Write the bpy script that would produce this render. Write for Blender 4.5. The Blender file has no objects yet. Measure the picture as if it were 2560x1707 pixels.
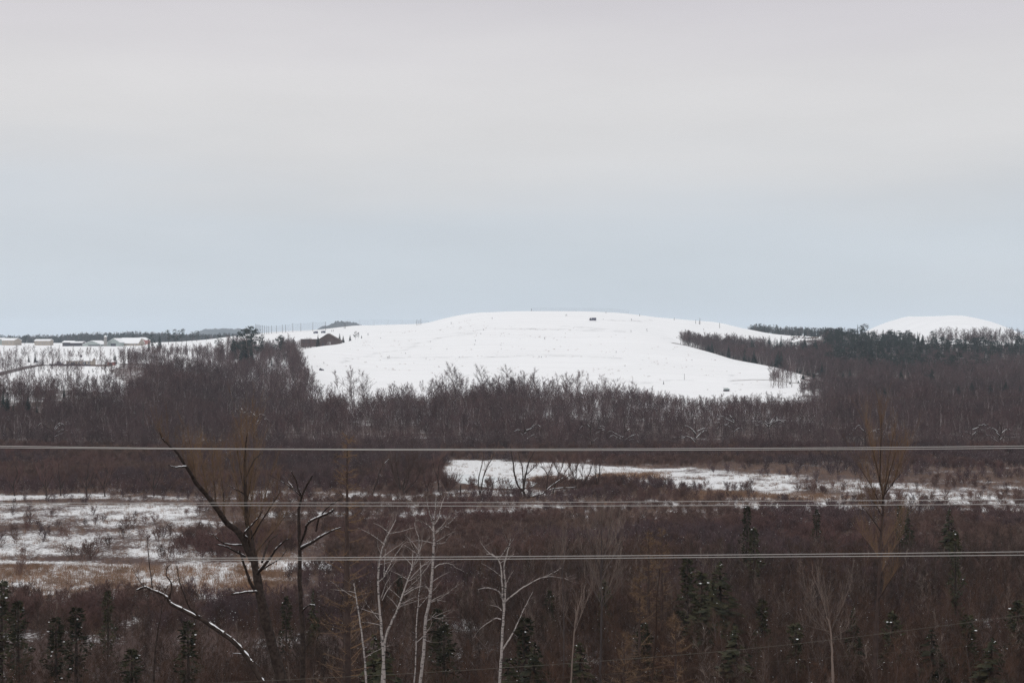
import bpy, math, random
import numpy as np
from mathutils import Vector

# ------------------------------------------------------------------ camera, sky, sun, exposure
SC = bpy.context.scene
COL = SC.collection
F = 3556.0           # focal length in photo pixels (50 mm lens on 36 mm, 2560 px wide)
CX, HY = 1280.0, 840.0
EYE = 36.0
cam_d = bpy.data.cameras.new('camera'); cam = bpy.data.objects.new('camera', cam_d); COL.objects.link(cam)
cam.location = (0, 0, EYE); cam.rotation_euler = (math.radians(90), 0, 0)
cam_d.lens = 50.0; cam_d.sensor_width = 36.0
cam_d.shift_y = -(853.5 - HY) / 2560.0
cam_d.clip_start = 0.5; cam_d.clip_end = 30000
SC.camera = cam

SUN_EL, SUN_AZ = 38.0, 25.0
world = bpy.data.worlds.new('World'); SC.world = world; world.use_nodes = True
nt = world.node_tree; nt.nodes.clear()
def N(t, ty, **kw):
    n = t.nodes.new(ty)
    for k, v in kw.items(): setattr(n, k, v)
    return n
out = N(nt, 'ShaderNodeOutputWorld'); bg = N(nt, 'ShaderNodeBackground')
sky = N(nt, 'ShaderNodeTexSky', sky_type='NISHITA'); sky.sun_disc = False
sky.sun_elevation = math.radians(SUN_EL); sky.sun_rotation = math.radians(180 + SUN_AZ)
bg.inputs['Strength'].default_value = 0.1
tc = N(nt, 'ShaderNodeTexCoord'); sx = N(nt, 'ShaderNodeSeparateXYZ')
nt.links.new(tc.outputs['Generated'], sx.inputs[0])
# the overcast: a cloud sheet whose radiance depends on elevation with soft stretched unevenness
mp = N(nt, 'ShaderNodeMapping'); mp.inputs['Scale'].default_value = (1.0, 1.0, 7.0)
nz = N(nt, 'ShaderNodeTexNoise'); nz.inputs['Scale'].default_value = 2.2; nz.inputs['Detail'].default_value = 3.0; nz.inputs['Roughness'].default_value = 0.45
nt.links.new(tc.outputs['Generated'], mp.inputs[0]); nt.links.new(mp.outputs[0], nz.inputs['Vector'])
m1 = N(nt, 'ShaderNodeMath', operation='MULTIPLY_ADD'); m1.inputs[1].default_value = 0.09; m1.inputs[2].default_value = -0.045
nt.links.new(nz.outputs[0], m1.inputs[0])
ad = N(nt, 'ShaderNodeMath', operation='ADD'); nt.links.new(sx.outputs[2], ad.inputs[0]); nt.links.new(m1.outputs[0], ad.inputs[1])
cr = N(nt, 'ShaderNodeValToRGB'); cr.color_ramp.interpolation = 'B_SPLINE'
E = cr.color_ramp.elements
stops = [(0.0, (.585, .65, .725)), (.03, (.60, .66, .73)), (.075, (.625, .672, .732)), (.105, (.655, .67, .70)), (.135, (.72, .708, .71)),
         (.175, (.745, .725, .722)), (.205, (.70, .672, .69)), (.25, (.64, .605, .64)), (.40, (.86, .85, .88)), (.7, (1.36, 1.36, 1.38)), (1.0, (1.65, 1.65, 1.67))]
while len(E) < len(stops): E.new(0.5)
for e, (p, c) in zip(E, stops): e.position = p; e.color = (c[0], c[1], c[2], 1)
nt.links.new(ad.outputs[0], cr.inputs[0])
mul = N(nt, 'ShaderNodeVectorMath', operation='SCALE'); mul.inputs['Scale'].default_value = 10.0 * 0.995
nt.links.new(cr.outputs[0], mul.inputs[0])
mx = N(nt, 'ShaderNodeMix', data_type='RGBA'); mx.inputs[0].default_value = 0.93
mp2 = N(nt, 'ShaderNodeMapping'); mp2.inputs['Scale'].default_value = (1.0, 1.3, 5.0); mp2.inputs['Location'].default_value = (.4, .2, .1)
nz2 = N(nt, 'ShaderNodeTexNoise'); nz2.inputs['Scale'].default_value = 3.4; nz2.inputs['Detail'].default_value = 5.0; nz2.inputs['Roughness'].default_value = 0.5
nt.links.new(tc.outputs['Generated'], mp2.inputs[0]); nt.links.new(mp2.outputs[0], nz2.inputs['Vector'])
mr2 = N(nt, 'ShaderNodeMapRange'); mr2.inputs[1].default_value = .3; mr2.inputs[2].default_value = .7; mr2.inputs[3].default_value = .955; mr2.inputs[4].default_value = 1.035
nt.links.new(nz2.outputs[0], mr2.inputs[0])
mul2 = N(nt, 'ShaderNodeVectorMath', operation='SCALE'); nt.links.new(mul.outputs[0], mul2.inputs[0]); nt.links.new(mr2.outputs[0], mul2.inputs['Scale'])
nt.links.new(sky.outputs[0], mx.inputs[6]); nt.links.new(mul2.outputs[0], mx.inputs[7])
nt.links.new(mx.outputs[2], bg.inputs['Color']); nt.links.new(bg.outputs[0], out.inputs[0])

sl = bpy.data.lights.new('sun', 'SUN'); sl.energy = 0.6; sl.angle = math.radians(20); sl.color = (1, .97, .93)
so = bpy.data.objects.new('sun', sl); COL.objects.link(so); so.rotation_euler = (math.radians(90 - SUN_EL), 0, math.radians(-SUN_AZ)); so.location = (0, 0, 300)
vs = SC.view_settings; vs.view_transform = 'Standard'; vs.look = 'None'; vs.gamma = 1; vs.exposure = 0.0; vs.use_curve_mapping = False
cy = SC.cycles; cy.max_bounces = 5; cy.diffuse_bounces = 3; cy.glossy_bounces = 1; cy.transmission_bounces = 1; cy.volume_bounces = 1; cy.transparent_max_bounces = 4
cy.use_denoising = True; cy.denoiser = 'OPENIMAGEDENOISE'; cy.denoising_prefilter = 'NONE'; cy.denoising_input_passes = 'RGB_ALBEDO_NORMAL'

# ------------------------------------------------------------------ materials
def mat(name, col, rough=.9, spec=.15, rnd=.0, noise=None, col2=None, pos=None):
    """rnd: brightness change from one instance to the next; noise: (scale, detail) mixes col with col2; pos: (scale, amount) slow change over the land"""
    m = bpy.data.materials.new(name); m.use_nodes = True; t = m.node_tree
    b = t.nodes['Principled BSDF']; b.inputs['Roughness'].default_value = rough; b.inputs['Specular IOR Level'].default_value = spec
    c = (col[0], col[1], col[2], 1); src = None
    if noise:
        g = N(t, 'ShaderNodeNewGeometry'); n = N(t, 'ShaderNodeTexNoise'); n.inputs['Scale'].default_value = noise[0]; n.inputs['Detail'].default_value = noise[1]
        t.links.new(g.outputs['Position'], n.inputs['Vector'])
        r = N(t, 'ShaderNodeMapRange'); r.inputs[1].default_value = .35; r.inputs[2].default_value = .65
        t.links.new(n.outputs[0], r.inputs[0])
        x = N(t, 'ShaderNodeMix', data_type='RGBA'); x.inputs[6].default_value = c; x.inputs[7].default_value = (*col2, 1)
        t.links.new(r.outputs[0], x.inputs[0]); src = x.outputs[2]
    if rnd:
        oi = N(t, 'ShaderNodeObjectInfo'); r = N(t, 'ShaderNodeMapRange'); r.inputs[3].default_value = 1 - rnd; r.inputs[4].default_value = 1 + rnd
        t.links.new(oi.outputs['Random'], r.inputs[0])
        v = N(t, 'ShaderNodeVectorMath', operation='SCALE')
        if src is None: v.inputs[0].default_value = col
        else: t.links.new(src, v.inputs[0])
        t.links.new(r.outputs[0], v.inputs['Scale']); src = v.outputs[0]
    if src is None: b.inputs['Base Color'].default_value = c
    else: t.links.new(src, b.inputs['Base Color'])
    return m

M = {}
M['snow'] = mat('snow', (.84, .845, .86), .8, .1)
M['twig_grey'] = mat('twig_grey', (.092, .064, .067), rnd=.35, noise=(.02, 2), col2=(.108, .066, .066))
M['bark_grey'] = mat('bark_grey', (.115, .092, .088), rnd=.45)
M['twig_red'] = mat('twig_red', (.118, .067, .062), rnd=.35, noise=(.03, 3), col2=(.135, .088, .072))
M['twig_brown'] = mat('twig_brown', (.082, .044, .030), rnd=.55, noise=(.07, 3), col2=(.056, .038, .031))
M['twig_orange'] = mat('twig_orange', (.165, .104, .064), rnd=.15)
M['twig_pale'] = mat('twig_pale', (.175, .135, .115), rnd=.35)
M['bark_dark'] = mat('bark_dark', (.024, .017, .014), rnd=.1, noise=(6, 4), col2=(.062, .045, .038))
M['bark_mid'] = mat('bark_mid', (.075, .050, .042), noise=(3, 4), col2=(.05, .034, .03))
M['needle'] = mat('needle', (.018, .030, .029), rnd=.3, noise=(.6, 3), col2=(.028, .040, .034))
M['needle_olive'] = mat('needle_olive', (.047, .041, .021), rnd=.35, noise=(1.2, 3), col2=(.027, .029, .018))
M['grass'] = mat('dry_grass', (.25, .155, .10), rnd=.35)
M['reed'] = mat('dry_reed', (.24, .165, .13), rnd=.3)
M['wire'] = mat('cable_aluminium', (.43, .41, .39), .5, .4)
M['post'] = mat('weathered_post', (.10, .09, .09))
M['wire_dark'] = mat('cable_weathered', (.13, .115, .095), .7, .2)
M['net'] = mat('net_cord', (.30, .33, .38))
M['wood_brown'] = mat('barn_boards', (.105, .073, .066), noise=(.9, 3), col2=(.080, .060, .057))
M['wall_grey'] = mat('pale_cladding', (.36, .40, .39), noise=(.4, 2), col2=(.31, .35, .345))
M['wall_tan'] = mat('tan_siding', (.40, .35, .30), noise=(.5, 2), col2=(.34, .30, .26))
M['wall_red'] = mat('red_cladding', (.40, .20, .18), noise=(.4, 2), col2=(.34, .17, .15))
M['dark'] = mat('dark_opening', (.05, .05, .065), .5, .3)
M['darkwood'] = mat('dark_boards', (.085, .075, .085))
M['blue_car'] = mat('blue_paint', (.08, .17, .30), .35, .5)
M['black_truck'] = mat('dark_truck_paint', (.06, .062, .10), .4, .5)
M['white_paint'] = mat('white_paint', (.75, .76, .78), .4, .4)
M['red_paint'] = mat('red_paint', (.38, .05, .06), .5, .4)
M['glass'] = mat('glass_dark', (.06, .07, .09), .15, .6)
M['rubber'] = mat('tyre_rubber', (.02, .02, .02))
M['concrete'] = mat('silo_concrete', (.33, .31, .30), noise=(.5, 2), col2=(.27, .26, .25))
M['road'] = mat('wet_road', (.12, .10, .10))
M['path_snow'] = mat('trodden_snow', (.46, .43, .41), noise=(.5, 3), col2=(.66, .64, .63))
M['dirt'] = mat('earth', (.13, .10, .085), noise=(.3, 3), col2=(.20, .16, .14))
def birch_mat():
    m = bpy.data.materials.new('birch_bark'); m.use_nodes = True; t = m.node_tree; b = t.nodes['Principled BSDF']
    b.inputs['Roughness'].default_value = .75; b.inputs['Specular IOR Level'].default_value = .2
    g = N(t, 'ShaderNodeNewGeometry'); mp = N(t, 'ShaderNodeMapping'); mp.inputs['Scale'].default_value = (2.2, 2.2, 9)
    n = N(t, 'ShaderNodeTexNoise'); n.inputs['Scale'].default_value = 1.4; n.inputs['Detail'].default_value = 4
    t.links.new(g.outputs['Position'], mp.inputs[0]); t.links.new(mp.outputs[0], n.inputs['Vector'])
    c = N(t, 'ShaderNodeValToRGB'); e = c.color_ramp.elements
    e[0].position = .36; e[0].color = (.06, .052, .05, 1); e[1].position = .50; e[1].color = (.42, .38, .36, 1)
    k = e.new(.75); k.color = (.33, .285, .265, 1)
    t.links.new(n.outputs[0], c.inputs[0]); t.links.new(c.outputs[0], b.inputs['Base Color'])
    return m
M['birch'] = birch_mat(); M['pale_bark'] = mat('pale_bark', (.40, .36, .35), rnd=.4)
M['birch_twig'] = mat('birch_twig', (.21, .17, .155))

# ------------------------------------------------------------------ helpers
def tag(o, label=None, cat=None, group=None, kind=None):
    if label: o['label'] = label
    if cat: o['category'] = cat
    if group: o['group'] = group
    if kind: o['kind'] = kind
    return o
class MB:
    def __init__(s): s.v = []; s.f = []; s.m = []
    def tube(s, pts, rad, k=3, m=0, cap=False):
        pts = [Vector(p) for p in pts]; n = len(pts); b0 = len(s.v)
        for i, p in enumerate(pts):
            d = (pts[min(i + 1, n - 1)] - pts[max(i - 1, 0)])
            if d.length < 1e-9: d = Vector((0, 0, 1))
            d.normalize()
            a = d.cross(Vector((0, 1, 0)) if abs(d.y) < .9 else Vector((1, 0, 0))).normalized(); b = d.cross(a)
            for j in range(k):
                t = 2 * math.pi * j / k
                q = p + (a * math.cos(t) + b * math.sin(t)) * rad[i]; s.v.append((q.x, q.y, q.z))
        for i in range(n - 1):
            for j in range(k):
                a0 = b0 + i * k + j; a1 = b0 + i * k + (j + 1) % k
                s.f.append((a0, a1, a1 + k, a0 + k)); s.m.append(m)
        if cap:
            s.f.append(tuple(range(b0 + (n - 1) * k, b0 + n * k))); s.m.append(m)
    def sliver(s, p, q, w, m=0):
        p = Vector(p); q = Vector(q); d = (q - p)
        a = d.cross(Vector((random.uniform(-1, 1), random.uniform(-1, 1), random.uniform(-.4, .4))))
        if a.length < 1e-9: return
        a = a.normalized() * w * .5; b0 = len(s.v)
        s.v += [tuple(p - a), tuple(p + a), tuple(q)]; s.f.append((b0, b0 + 1, b0 + 2)); s.m.append(m)
    def tri(s, a, b, c, m=0):
        b0 = len(s.v); s.v += [tuple(a), tuple(b), tuple(c)]; s.f.append((b0, b0 + 1, b0 + 2)); s.m.append(m)
    def box(s, lo, hi, m=0):
        b0 = len(s.v); x0, y0, z0 = lo; x1, y1, z1 = hi
        s.v += [(x0, y0, z0), (x1, y0, z0), (x1, y1, z0), (x0, y1, z0), (x0, y0, z1), (x1, y0, z1), (x1, y1, z1), (x0, y1, z1)]
        for q in ((0, 3, 2, 1), (4, 5, 6, 7), (0, 1, 5, 4), (1, 2, 6, 5), (2, 3, 7, 6), (3, 0, 4, 7)): s.f.append(tuple(b0 + i for i in q)); s.m.append(m)
    def poly(s, vs, fs, m=0):
        b0 = len(s.v); s.v += [tuple(v) for v in vs]
        for q in fs: s.f.append(tuple(b0 + i for i in q)); s.m.append(m)
    def blob(s, c, r, m=0, fl=.6):
        b0 = len(s.v); c = Vector(c)
        ring = [(math.cos(a) * r * random.uniform(.8, 1.2), math.sin(a) * r * random.uniform(.8, 1.2)) for a in (0, 1.25, 2.5, 3.77, 5.0)]
        s.v.append((c.x, c.y, c.z - r * fl)); s.v += [(c.x + x, c.y + y, c.z) for x, y in ring]; s.v.append((c.x, c.y, c.z + r * fl))
        for j in range(5):
            s.f.append((b0, b0 + 1 + (j + 1) % 5, b0 + 1 + j)); s.f.append((b0 + 6, b0 + 1 + j, b0 + 1 + (j + 1) % 5)); s.m += [m, m]
    def extend(s, o, moff=0):
        b0 = len(s.v); s.v += o.v; s.f += [tuple(b0 + i for i in q) for q in o.f]; s.m += [i + moff for i in o.m]
    def mesh(s, name, mats, smooth=False):
        me = bpy.data.meshes.new(name); me.from_pydata(s.v, [], s.f)
        for x in mats: me.materials.append(x)
        me.polygons.foreach_set('material_index', s.m)
        if smooth: me.polygons.foreach_set('use_smooth', [True] * len(s.f))
        me.update(); return me
    def build(s, name, mats, parent=None, smooth=False):
        if not isinstance(mats, (list, tuple)): mats = [mats]
        return link(name, s.mesh(name, mats, smooth), parent)
def link(name, data, parent=None):
    o = bpy.data.objects.new(name, data); COL.objects.link(o)
    if parent: o.parent = parent
    return o
def thing(name, loc, label, cat, group=None, rz=0.0):
    o = link(name, None); o.location = loc; o.rotation_euler[2] = rz; o.empty_display_size = .5
    return tag(o, label, cat, group)
def P(px, py, D): return Vector(((px - CX) / F * D, D, EYE - (py - HY) / F * D))

_rng = np.random.RandomState(5); _G = _rng.rand(257, 257)
def vnoise(x, y, s):
    x = np.asarray(x, float) / s + 1000.3; y = np.asarray(y, float) / s + 1000.7
    i = np.floor(x).astype(int); j = np.floor(y).astype(int); fx = x - i; fy = y - j
    fx = fx * fx * (3 - 2 * fx); fy = fy * fy * (3 - 2 * fy); i %= 256; j %= 256
    g = _G
    return (g[i, j] * (1 - fx) + g[i + 1, j] * fx) * (1 - fy) + (g[i, j + 1] * (1 - fx) + g[i + 1, j + 1] * fx) * fy

# ------------------------------------------------------------------ the land
def zof(D, py): return EYE - (py - HY) * D / F
NEAR = [(0, 34.4), (8, 34), (30, 24), (60, 12), (100, 3), (140, .3), (170, 0)]
#  px   V    A(D,py)      E(D,py)      dip(D,z or rel)  crest(D,py)  B(D,dz)  Fz
TAB = [
 (-600, 500, (640, 965), (830, 918), (880, .5),  (1500, 862), (1700, 0), 24),
 (0,    500, (640, 965), (830, 918), (880, .5),  (1500, 862), (1700, 0), 24),
 (200,  500, (640, 965), (830, 918), (880, .5),  (1500, 862), (1700, 0), 24),
 (300,  510, (650, 962), (840, 917), (890, .5),  (1500, 862), (1700, 0), 24),
 (400,  540, (680, 960), (850, 915), (900, .5),  (1500, 860), (1700, 0), 25),
 (520,  560, (720, 968), (880, 918), (930, .5),  (1500, 850), (1700, 0), 26),
 (600,  560, (750, 975), (900, 918), (950, .5),  (1520, 838), (1700, 0), 28),
 (700,  580, (750, 978), (1060, 896), (1120, -2), (1500, 829), (1640, -3), 28),
 (743,  600, (760, 980), (1085, 879), (1150, -4), (1500, 826), (1640, -3), 28),
 (790,  620, (790, 984), (1105, 866), (1170, -4), (1510, 822), (1660, -4), 28),
 (817,  640, (800, 985), (1115, 864), (1180, -4), (1520, 820), (1660, -4), 28),
 (880,  660, (820, 985), (1180, 848), (1250, -3), (1560, 813), (1700, -6), 28),
 (923,  680, (830, 985), (1230, 838), (1290, -.5), (1600, 811), (1720, -6), 28),
 (1050, 690, (830, 985), (1250, 833), (1400, 4.5), (1600, 808), (1720, -8), 28),
 (1100, 690, (830, 985), (1230, 836), (1400, 7), (1560, 798), (1700, -8), 28),
 (1180, 690, (830, 985), (1200, 842), (1370, 13), (1510, 780), (1650, -8), 28),
 (1300, 690, (830, 985), (1170, 850), (1350, 17), (1500, 775), (1650, -8), 28),
 (1450, 690, (830, 985), (1160, 853), (1350, 18), (1500, 775.5), (1650, -8), 28),
 (1550, 690, (830, 986), (1150, 856), (1350, 17), (1500, 780), (1650, -8), 28),
 (1600, 690, (830, 987), (1150, 858), (1350, 14), (1500, 786), (1650, -8), 28),
 (1650, 690, (830, 988), (1150, 861), (1340, 10), (1510, 795), (1650, -8), 28),
 (1715, 690, (830, 990), (1165, 864), (1235, -1), (1540, 798), (1700, -8), 30),
 (1800, 690, (830, 992), (1120, 887), (1185, -3), (1570, 806), (1720, -6), 32),
 (1860, 690, (830, 992), (1080, 902), (1150, -4), (1590, 820), (1740, -2), 36),
 (1920, 690, (830, 992), (1030, 915), (1100, -4), (1600, 835), (1740, 0), 38),
 (2000, 690, (820, 992), (960, 935), (1040, -3), (1560, 843), (1740, 0), 38),
 (2060, 700, (820, 993), (900, 962), (1010, 0), (1520, 848), (1740, 0), 36),
 (2160, 740, (840, 992), (1000, 950), (1100, 5), (1500, 860), (1740, 2), 36),
 (2300, 760, (850, 992), (1000, 955), (1100, 4), (1500, 862), (1740, 4), 36),
 (2560, 760, (850, 992), (1000, 955), (1100, 4), (1500, 866), (1740, 4), 34),
 (3200, 760, (850, 992), (1000, 955), (1100, 4), (1500, 866), (1740, 4), 30)]
T_px = np.array([r[0] for r in TAB], float)
nodesD, nodesZ = [], []
for r in TAB:
    V, A, Ee, Dp, C, B, Fz = r[1:]
    zE = zof(*Ee); zC = zof(*C)
    d = [V, A[0], Ee[0], Dp[0], C[0], B[0], 2400, 7600]
    z = [0, zof(*A), zE, zE + Dp[1], zC, zC + B[1], Fz, 22]
    nodesD.append(d); nodesZ.append(z)
nodesD = np.array(nodesD, float); nodesZ = np.array(nodesZ, float)
GP = np.arange(-1100, 3660, 12.0)
GD = np.concatenate([np.array([-40, -15, 0, 4, 8, 14, 22, 30, 45, 60, 80, 100, 120, 140, 155]), np.arange(170, 470, 3.0), np.arange(470, 1760, 6.0), np.arange(1770, 2900, 30.0), np.arange(3000, 7601, 300.0)])
def smooth_px(a):
    s = np.interp(GP, T_px, a); k = np.ones(5) / 5
    return np.convolve(np.pad(s, 2, 'edge'), k, 'valid')
cD = np.stack([smooth_px(nodesD[:, i]) for i in range(8)]); cZ = np.stack([smooth_px(nodesZ[:, i]) for i in range(8)])
HZ = np.zeros((len(GD), len(GP)))
nd0 = [a for a, b in NEAR]; nz0 = [b for a, b in NEAR]
for j in range(len(GP)):
    HZ[:, j] = np.interp(GD, nd0 + list(cD[:, j]), nz0 + list(cZ[:, j]))
# soften creases in depth
fine = np.arange(0, 7600, 6.0)
ker = np.hanning(9); ker /= ker.sum()
for j in range(len(GP)):
    h = np.interp(fine, GD, HZ[:, j]); h2 = np.convolve(np.pad(h, 4, 'edge'), ker, 'valid')
    keep = GD > 480
    HZ[keep, j] = np.interp(GD[keep], fine, h2)
GY = GD[:, None] + 0 * GP[None, :]; RW = np.maximum(GD, 150.0)
GX = (GP[None, :] - CX) / F * RW[:, None]
def bump(px, D, h, sx, sy, pw=2):
    x0 = (px - CX) / F * D; r = (np.abs((GX - x0) / sx) ** pw + np.abs((GY - D) / sy) ** pw)
    return h * np.exp(-r)
HZ += bump(441, 1150, 8.5, 11, 30) + bump(450, 960, 4.5, 17, 25)
HZ += np.where(GD[:, None] > 520, (vnoise(GX, GY, 60) - .5) * 1.6 + (vnoise(GX, GY, 23) - .5) * .5, 0) * np.clip((GD[:, None] - 520) / 200, 0, 1)
HZ += np.where((GD[:, None] > 165) & (GD[:, None] < 600), (vnoise(GX, GY, 9) - .5) * .35, 0)
# the second snow hill, far right: a long flat-topped mound
x2 = (2355 - CX) / F * 2500
q = (np.abs((GX - x2) / 128) ** 2.1 + np.abs((GY - 2520) / 230) ** 2.4)
HZ += np.where(q < 1, np.clip(1.12 * np.clip(1 - q, 0, 1) ** .95, 0, 1.0) * 36 , 0) * (1 - .05 * vnoise(GX, GY, 31) - .0006 * np.clip(GX - x2, 0, 200))
def ground(x, y):
    x = np.asarray(x, float); y = np.asarray(y, float)
    px = np.clip(CX + F * x / np.maximum(y, 150.0), GP[0], GP[-1] - 1e-6); u = (px - GP[0]) / 12.0; j = np.floor(u).astype(int); fu = u - j
    yy = np.clip(y, GD[0], GD[-1] - 1e-6); i = np.searchsorted(GD, yy, 'right') - 1; fi = (yy - GD[i]) / (GD[i + 1] - GD[i])
    return (HZ[i, j] * (1 - fu) + HZ[i, j + 1] * fu) * (1 - fi) + (HZ[i + 1, j] * (1 - fu) + HZ[i + 1, j + 1] * fu) * fi
def G(px, D):
    x = (px - CX) / F * D; return Vector((x, D, float(ground(x, D))))
CARVE = True
def hit(px, py, D0=600.0, D1=2900.0):
    """first ground point seen through a photo pixel beyond D0"""
    Ds = np.arange(D0, D1, 3.0); xs = (px - CX) / F * Ds; zz = ground(xs, Ds); pp = HY + (EYE - zz) * F / Ds
    k = np.where(pp <= py)[0]
    return float(Ds[k[0]]) if len(k) else 1500.0

# how much of the marsh and the woods is under snow, and how much is orange grass
def sstep(a, b, x): t = np.clip((x - a) / (b - a), 0, 1); return t * t * (3 - 2 * t)
def band(v, lo, hi, soft): return sstep(lo - soft, lo + soft, v) * (1 - sstep(hi - soft, hi + soft, v))
def cover(x, y):
    y = np.maximum(np.asarray(y, float), 1.0); px = CX + F * x / np.maximum(y, 150.0); py = HY + EYE * F / y
    w = (vnoise(x, y, 26) - .5); px = px + w * 60; py = py + (vnoise(x, y * .8, 18) - .5) * np.clip(24 * 300 / y, 0, 40) * .6
    s = np.full(px.shape, .16)
    R = np.clip(px - 1400, 0, 2000); c0 = 1180 + R * .058
    m = band(py, c0 - 26, c0 + 14 + R * .028, 7 + R * .012) * sstep(1085, 1135, px)
    s = np.maximum(s, m * (.80 - .34 * sstep(1550, 2250, px) + .08 * (px < 1330)))
    s = np.maximum(s, band(py, 1258 + 0 * px, 1282, 9) * band(px, 1800, 2700, 150) * .55)
    s = np.maximum(s, band(py, 1238, 1252, 4) * (1 - sstep(560, 800, px)) * np.where(px < 260, .66, .40))
    s = np.maximum(s, band(py, 1256, 1322, 10) * (1 - sstep(420, 700, px)) * .56)
    s = np.maximum(s, band(py, 1322, 1392, 10) * (1 - sstep(440, 700, px)) * .50)
    s = np.maximum(s, band(py, 1399, 1411, 3) * (1 - sstep(300, 380, px)) * .78)
    s = np.maximum(s, band(py, 1396, 1424, 6) * band(px, 400, 900, 60) * .74)
    s = np.maximum(s, band(py, 1414, 1500, 8) * (1 - sstep(560, 720, px)) * .58)
    s = np.maximum(s, band(py, 1228, 1246, 5) * band(px, 600, 1120, 40) * .42)
    s = np.maximum(s, band(py, 1270, 1292, 6) * band(px, 640, 1300, 60) * .48)
    s = np.maximum(s, band(py, 1224, 1246, 4) * band(px, 1030, 1420, 40) * .46)
    s = np.maximum(s, band(py, 1240, 1300, 8) * (px > 600) * .30)
    s = np.maximum(s, band(py, 1520, 1590, 20) * band(px, 1050, 1200, 40) * .45)
    g = band(py, 1190, 1199, 3) * band(px, 1130, 1420, 20) + band(py, 1187, 1203, 3) * band(px, 1500, 1650, 25)
    g = g + band(py, 1232, 1250, 5) * band(px, 1700, 2120, 60) * .8 + band(py, 1410, 1492, 6) * (1 - sstep(600, 740, px)) * .62 + band(py, 1380, 1520, 10) * band(px, 620, 760, 30) * .5
    s = np.clip(s + (vnoise(x, y, 3.5) - .5) * .36 + (vnoise(x, y, 11) - .5) * .28 * (s < .9), .02, 1)
    wood = y > 425
    s = np.where(wood & (y < 800), .22, s)
    return s, np.clip(g, 0, 1), px, py

# land colour masks: everything that rises from the valley is snow, bare earth breaks through below the trees
S, Gg, pxx, pyy = cover(GX, GY)
snowmask = np.where(GY > 600, 1.0, S)
woodR = (pxx > 2050 - (GY < 1100) * 0 - 40) & (GY > 700) & (GY < 1560)
woodR |= (pxx > 1700) & (GY < np.interp(pxx, [1700, 1760, 1900, 2000, 2080], [1215, 1260, 1300, 1300, 1300])) & (GY > np.interp(pxx, [1700, 1715, 1802, 1860, 1920, 1999, 2060], [1190, 1184, 1144, 1104, 1052, 984, 930]))
snowmask = np.where(woodR, .35, snowmask)
snowmask = np.where((GY > 560) & (GY < 780), np.interp(GY, [560, 640, 780], [.25, .55, .9]), snowmask)
snowmask = np.where((GY > 430) & (GY < 560), .22, snowmask)
snowmask = np.where((pxx > 285) & (pxx < 560) & (GY > 560) & (GY < 900), .35, snowmask)
snowmask = np.where((pxx < 300) & (GY > 480) & (GY < 720), np.interp(GY + (vnoise(GX, GY, 14) - .5) * 90, [560, 700], [.2, 1.0]), snowmask)
snowmask = np.where((pxx > 380) & (pxx < 740) & (GY > 780) & (GY < 1060), .6, snowmask)
def grid_mesh(name, X, Y, Z, attrs, m):
    r, c = X.shape; me = bpy.data.meshes.new(name)
    v = np.stack([X, Y, Z], -1).reshape(-1, 3)
    idx = np.arange(r * c).reshape(r, c)
    f = np.stack([idx[:-1, :-1], idx[:-1, 1:], idx[1:, 1:], idx[1:, :-1]], -1).reshape(-1, 4)
    me.vertices.add(len(v)); me.vertices.foreach_set('co', v.ravel()); me.loops.add(f.size); me.loops.foreach_set('vertex_index', f.ravel())
    me.polygons.add(len(f)); me.polygons.foreach_set('loop_start', np.arange(0, f.size, 4)); me.polygons.foreach_set('loop_total', np.full(len(f), 4))
    me.update(); me.validate()
    me.polygons.foreach_set('use_smooth', [True] * len(f))
    for k, a in attrs.items():
        at = me.attributes.new(k, 'FLOAT', 'POINT'); at.data.foreach_set('value', np.asarray(a, np.float32).ravel())
    me.materials.append(m); return link(name, me)
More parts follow.
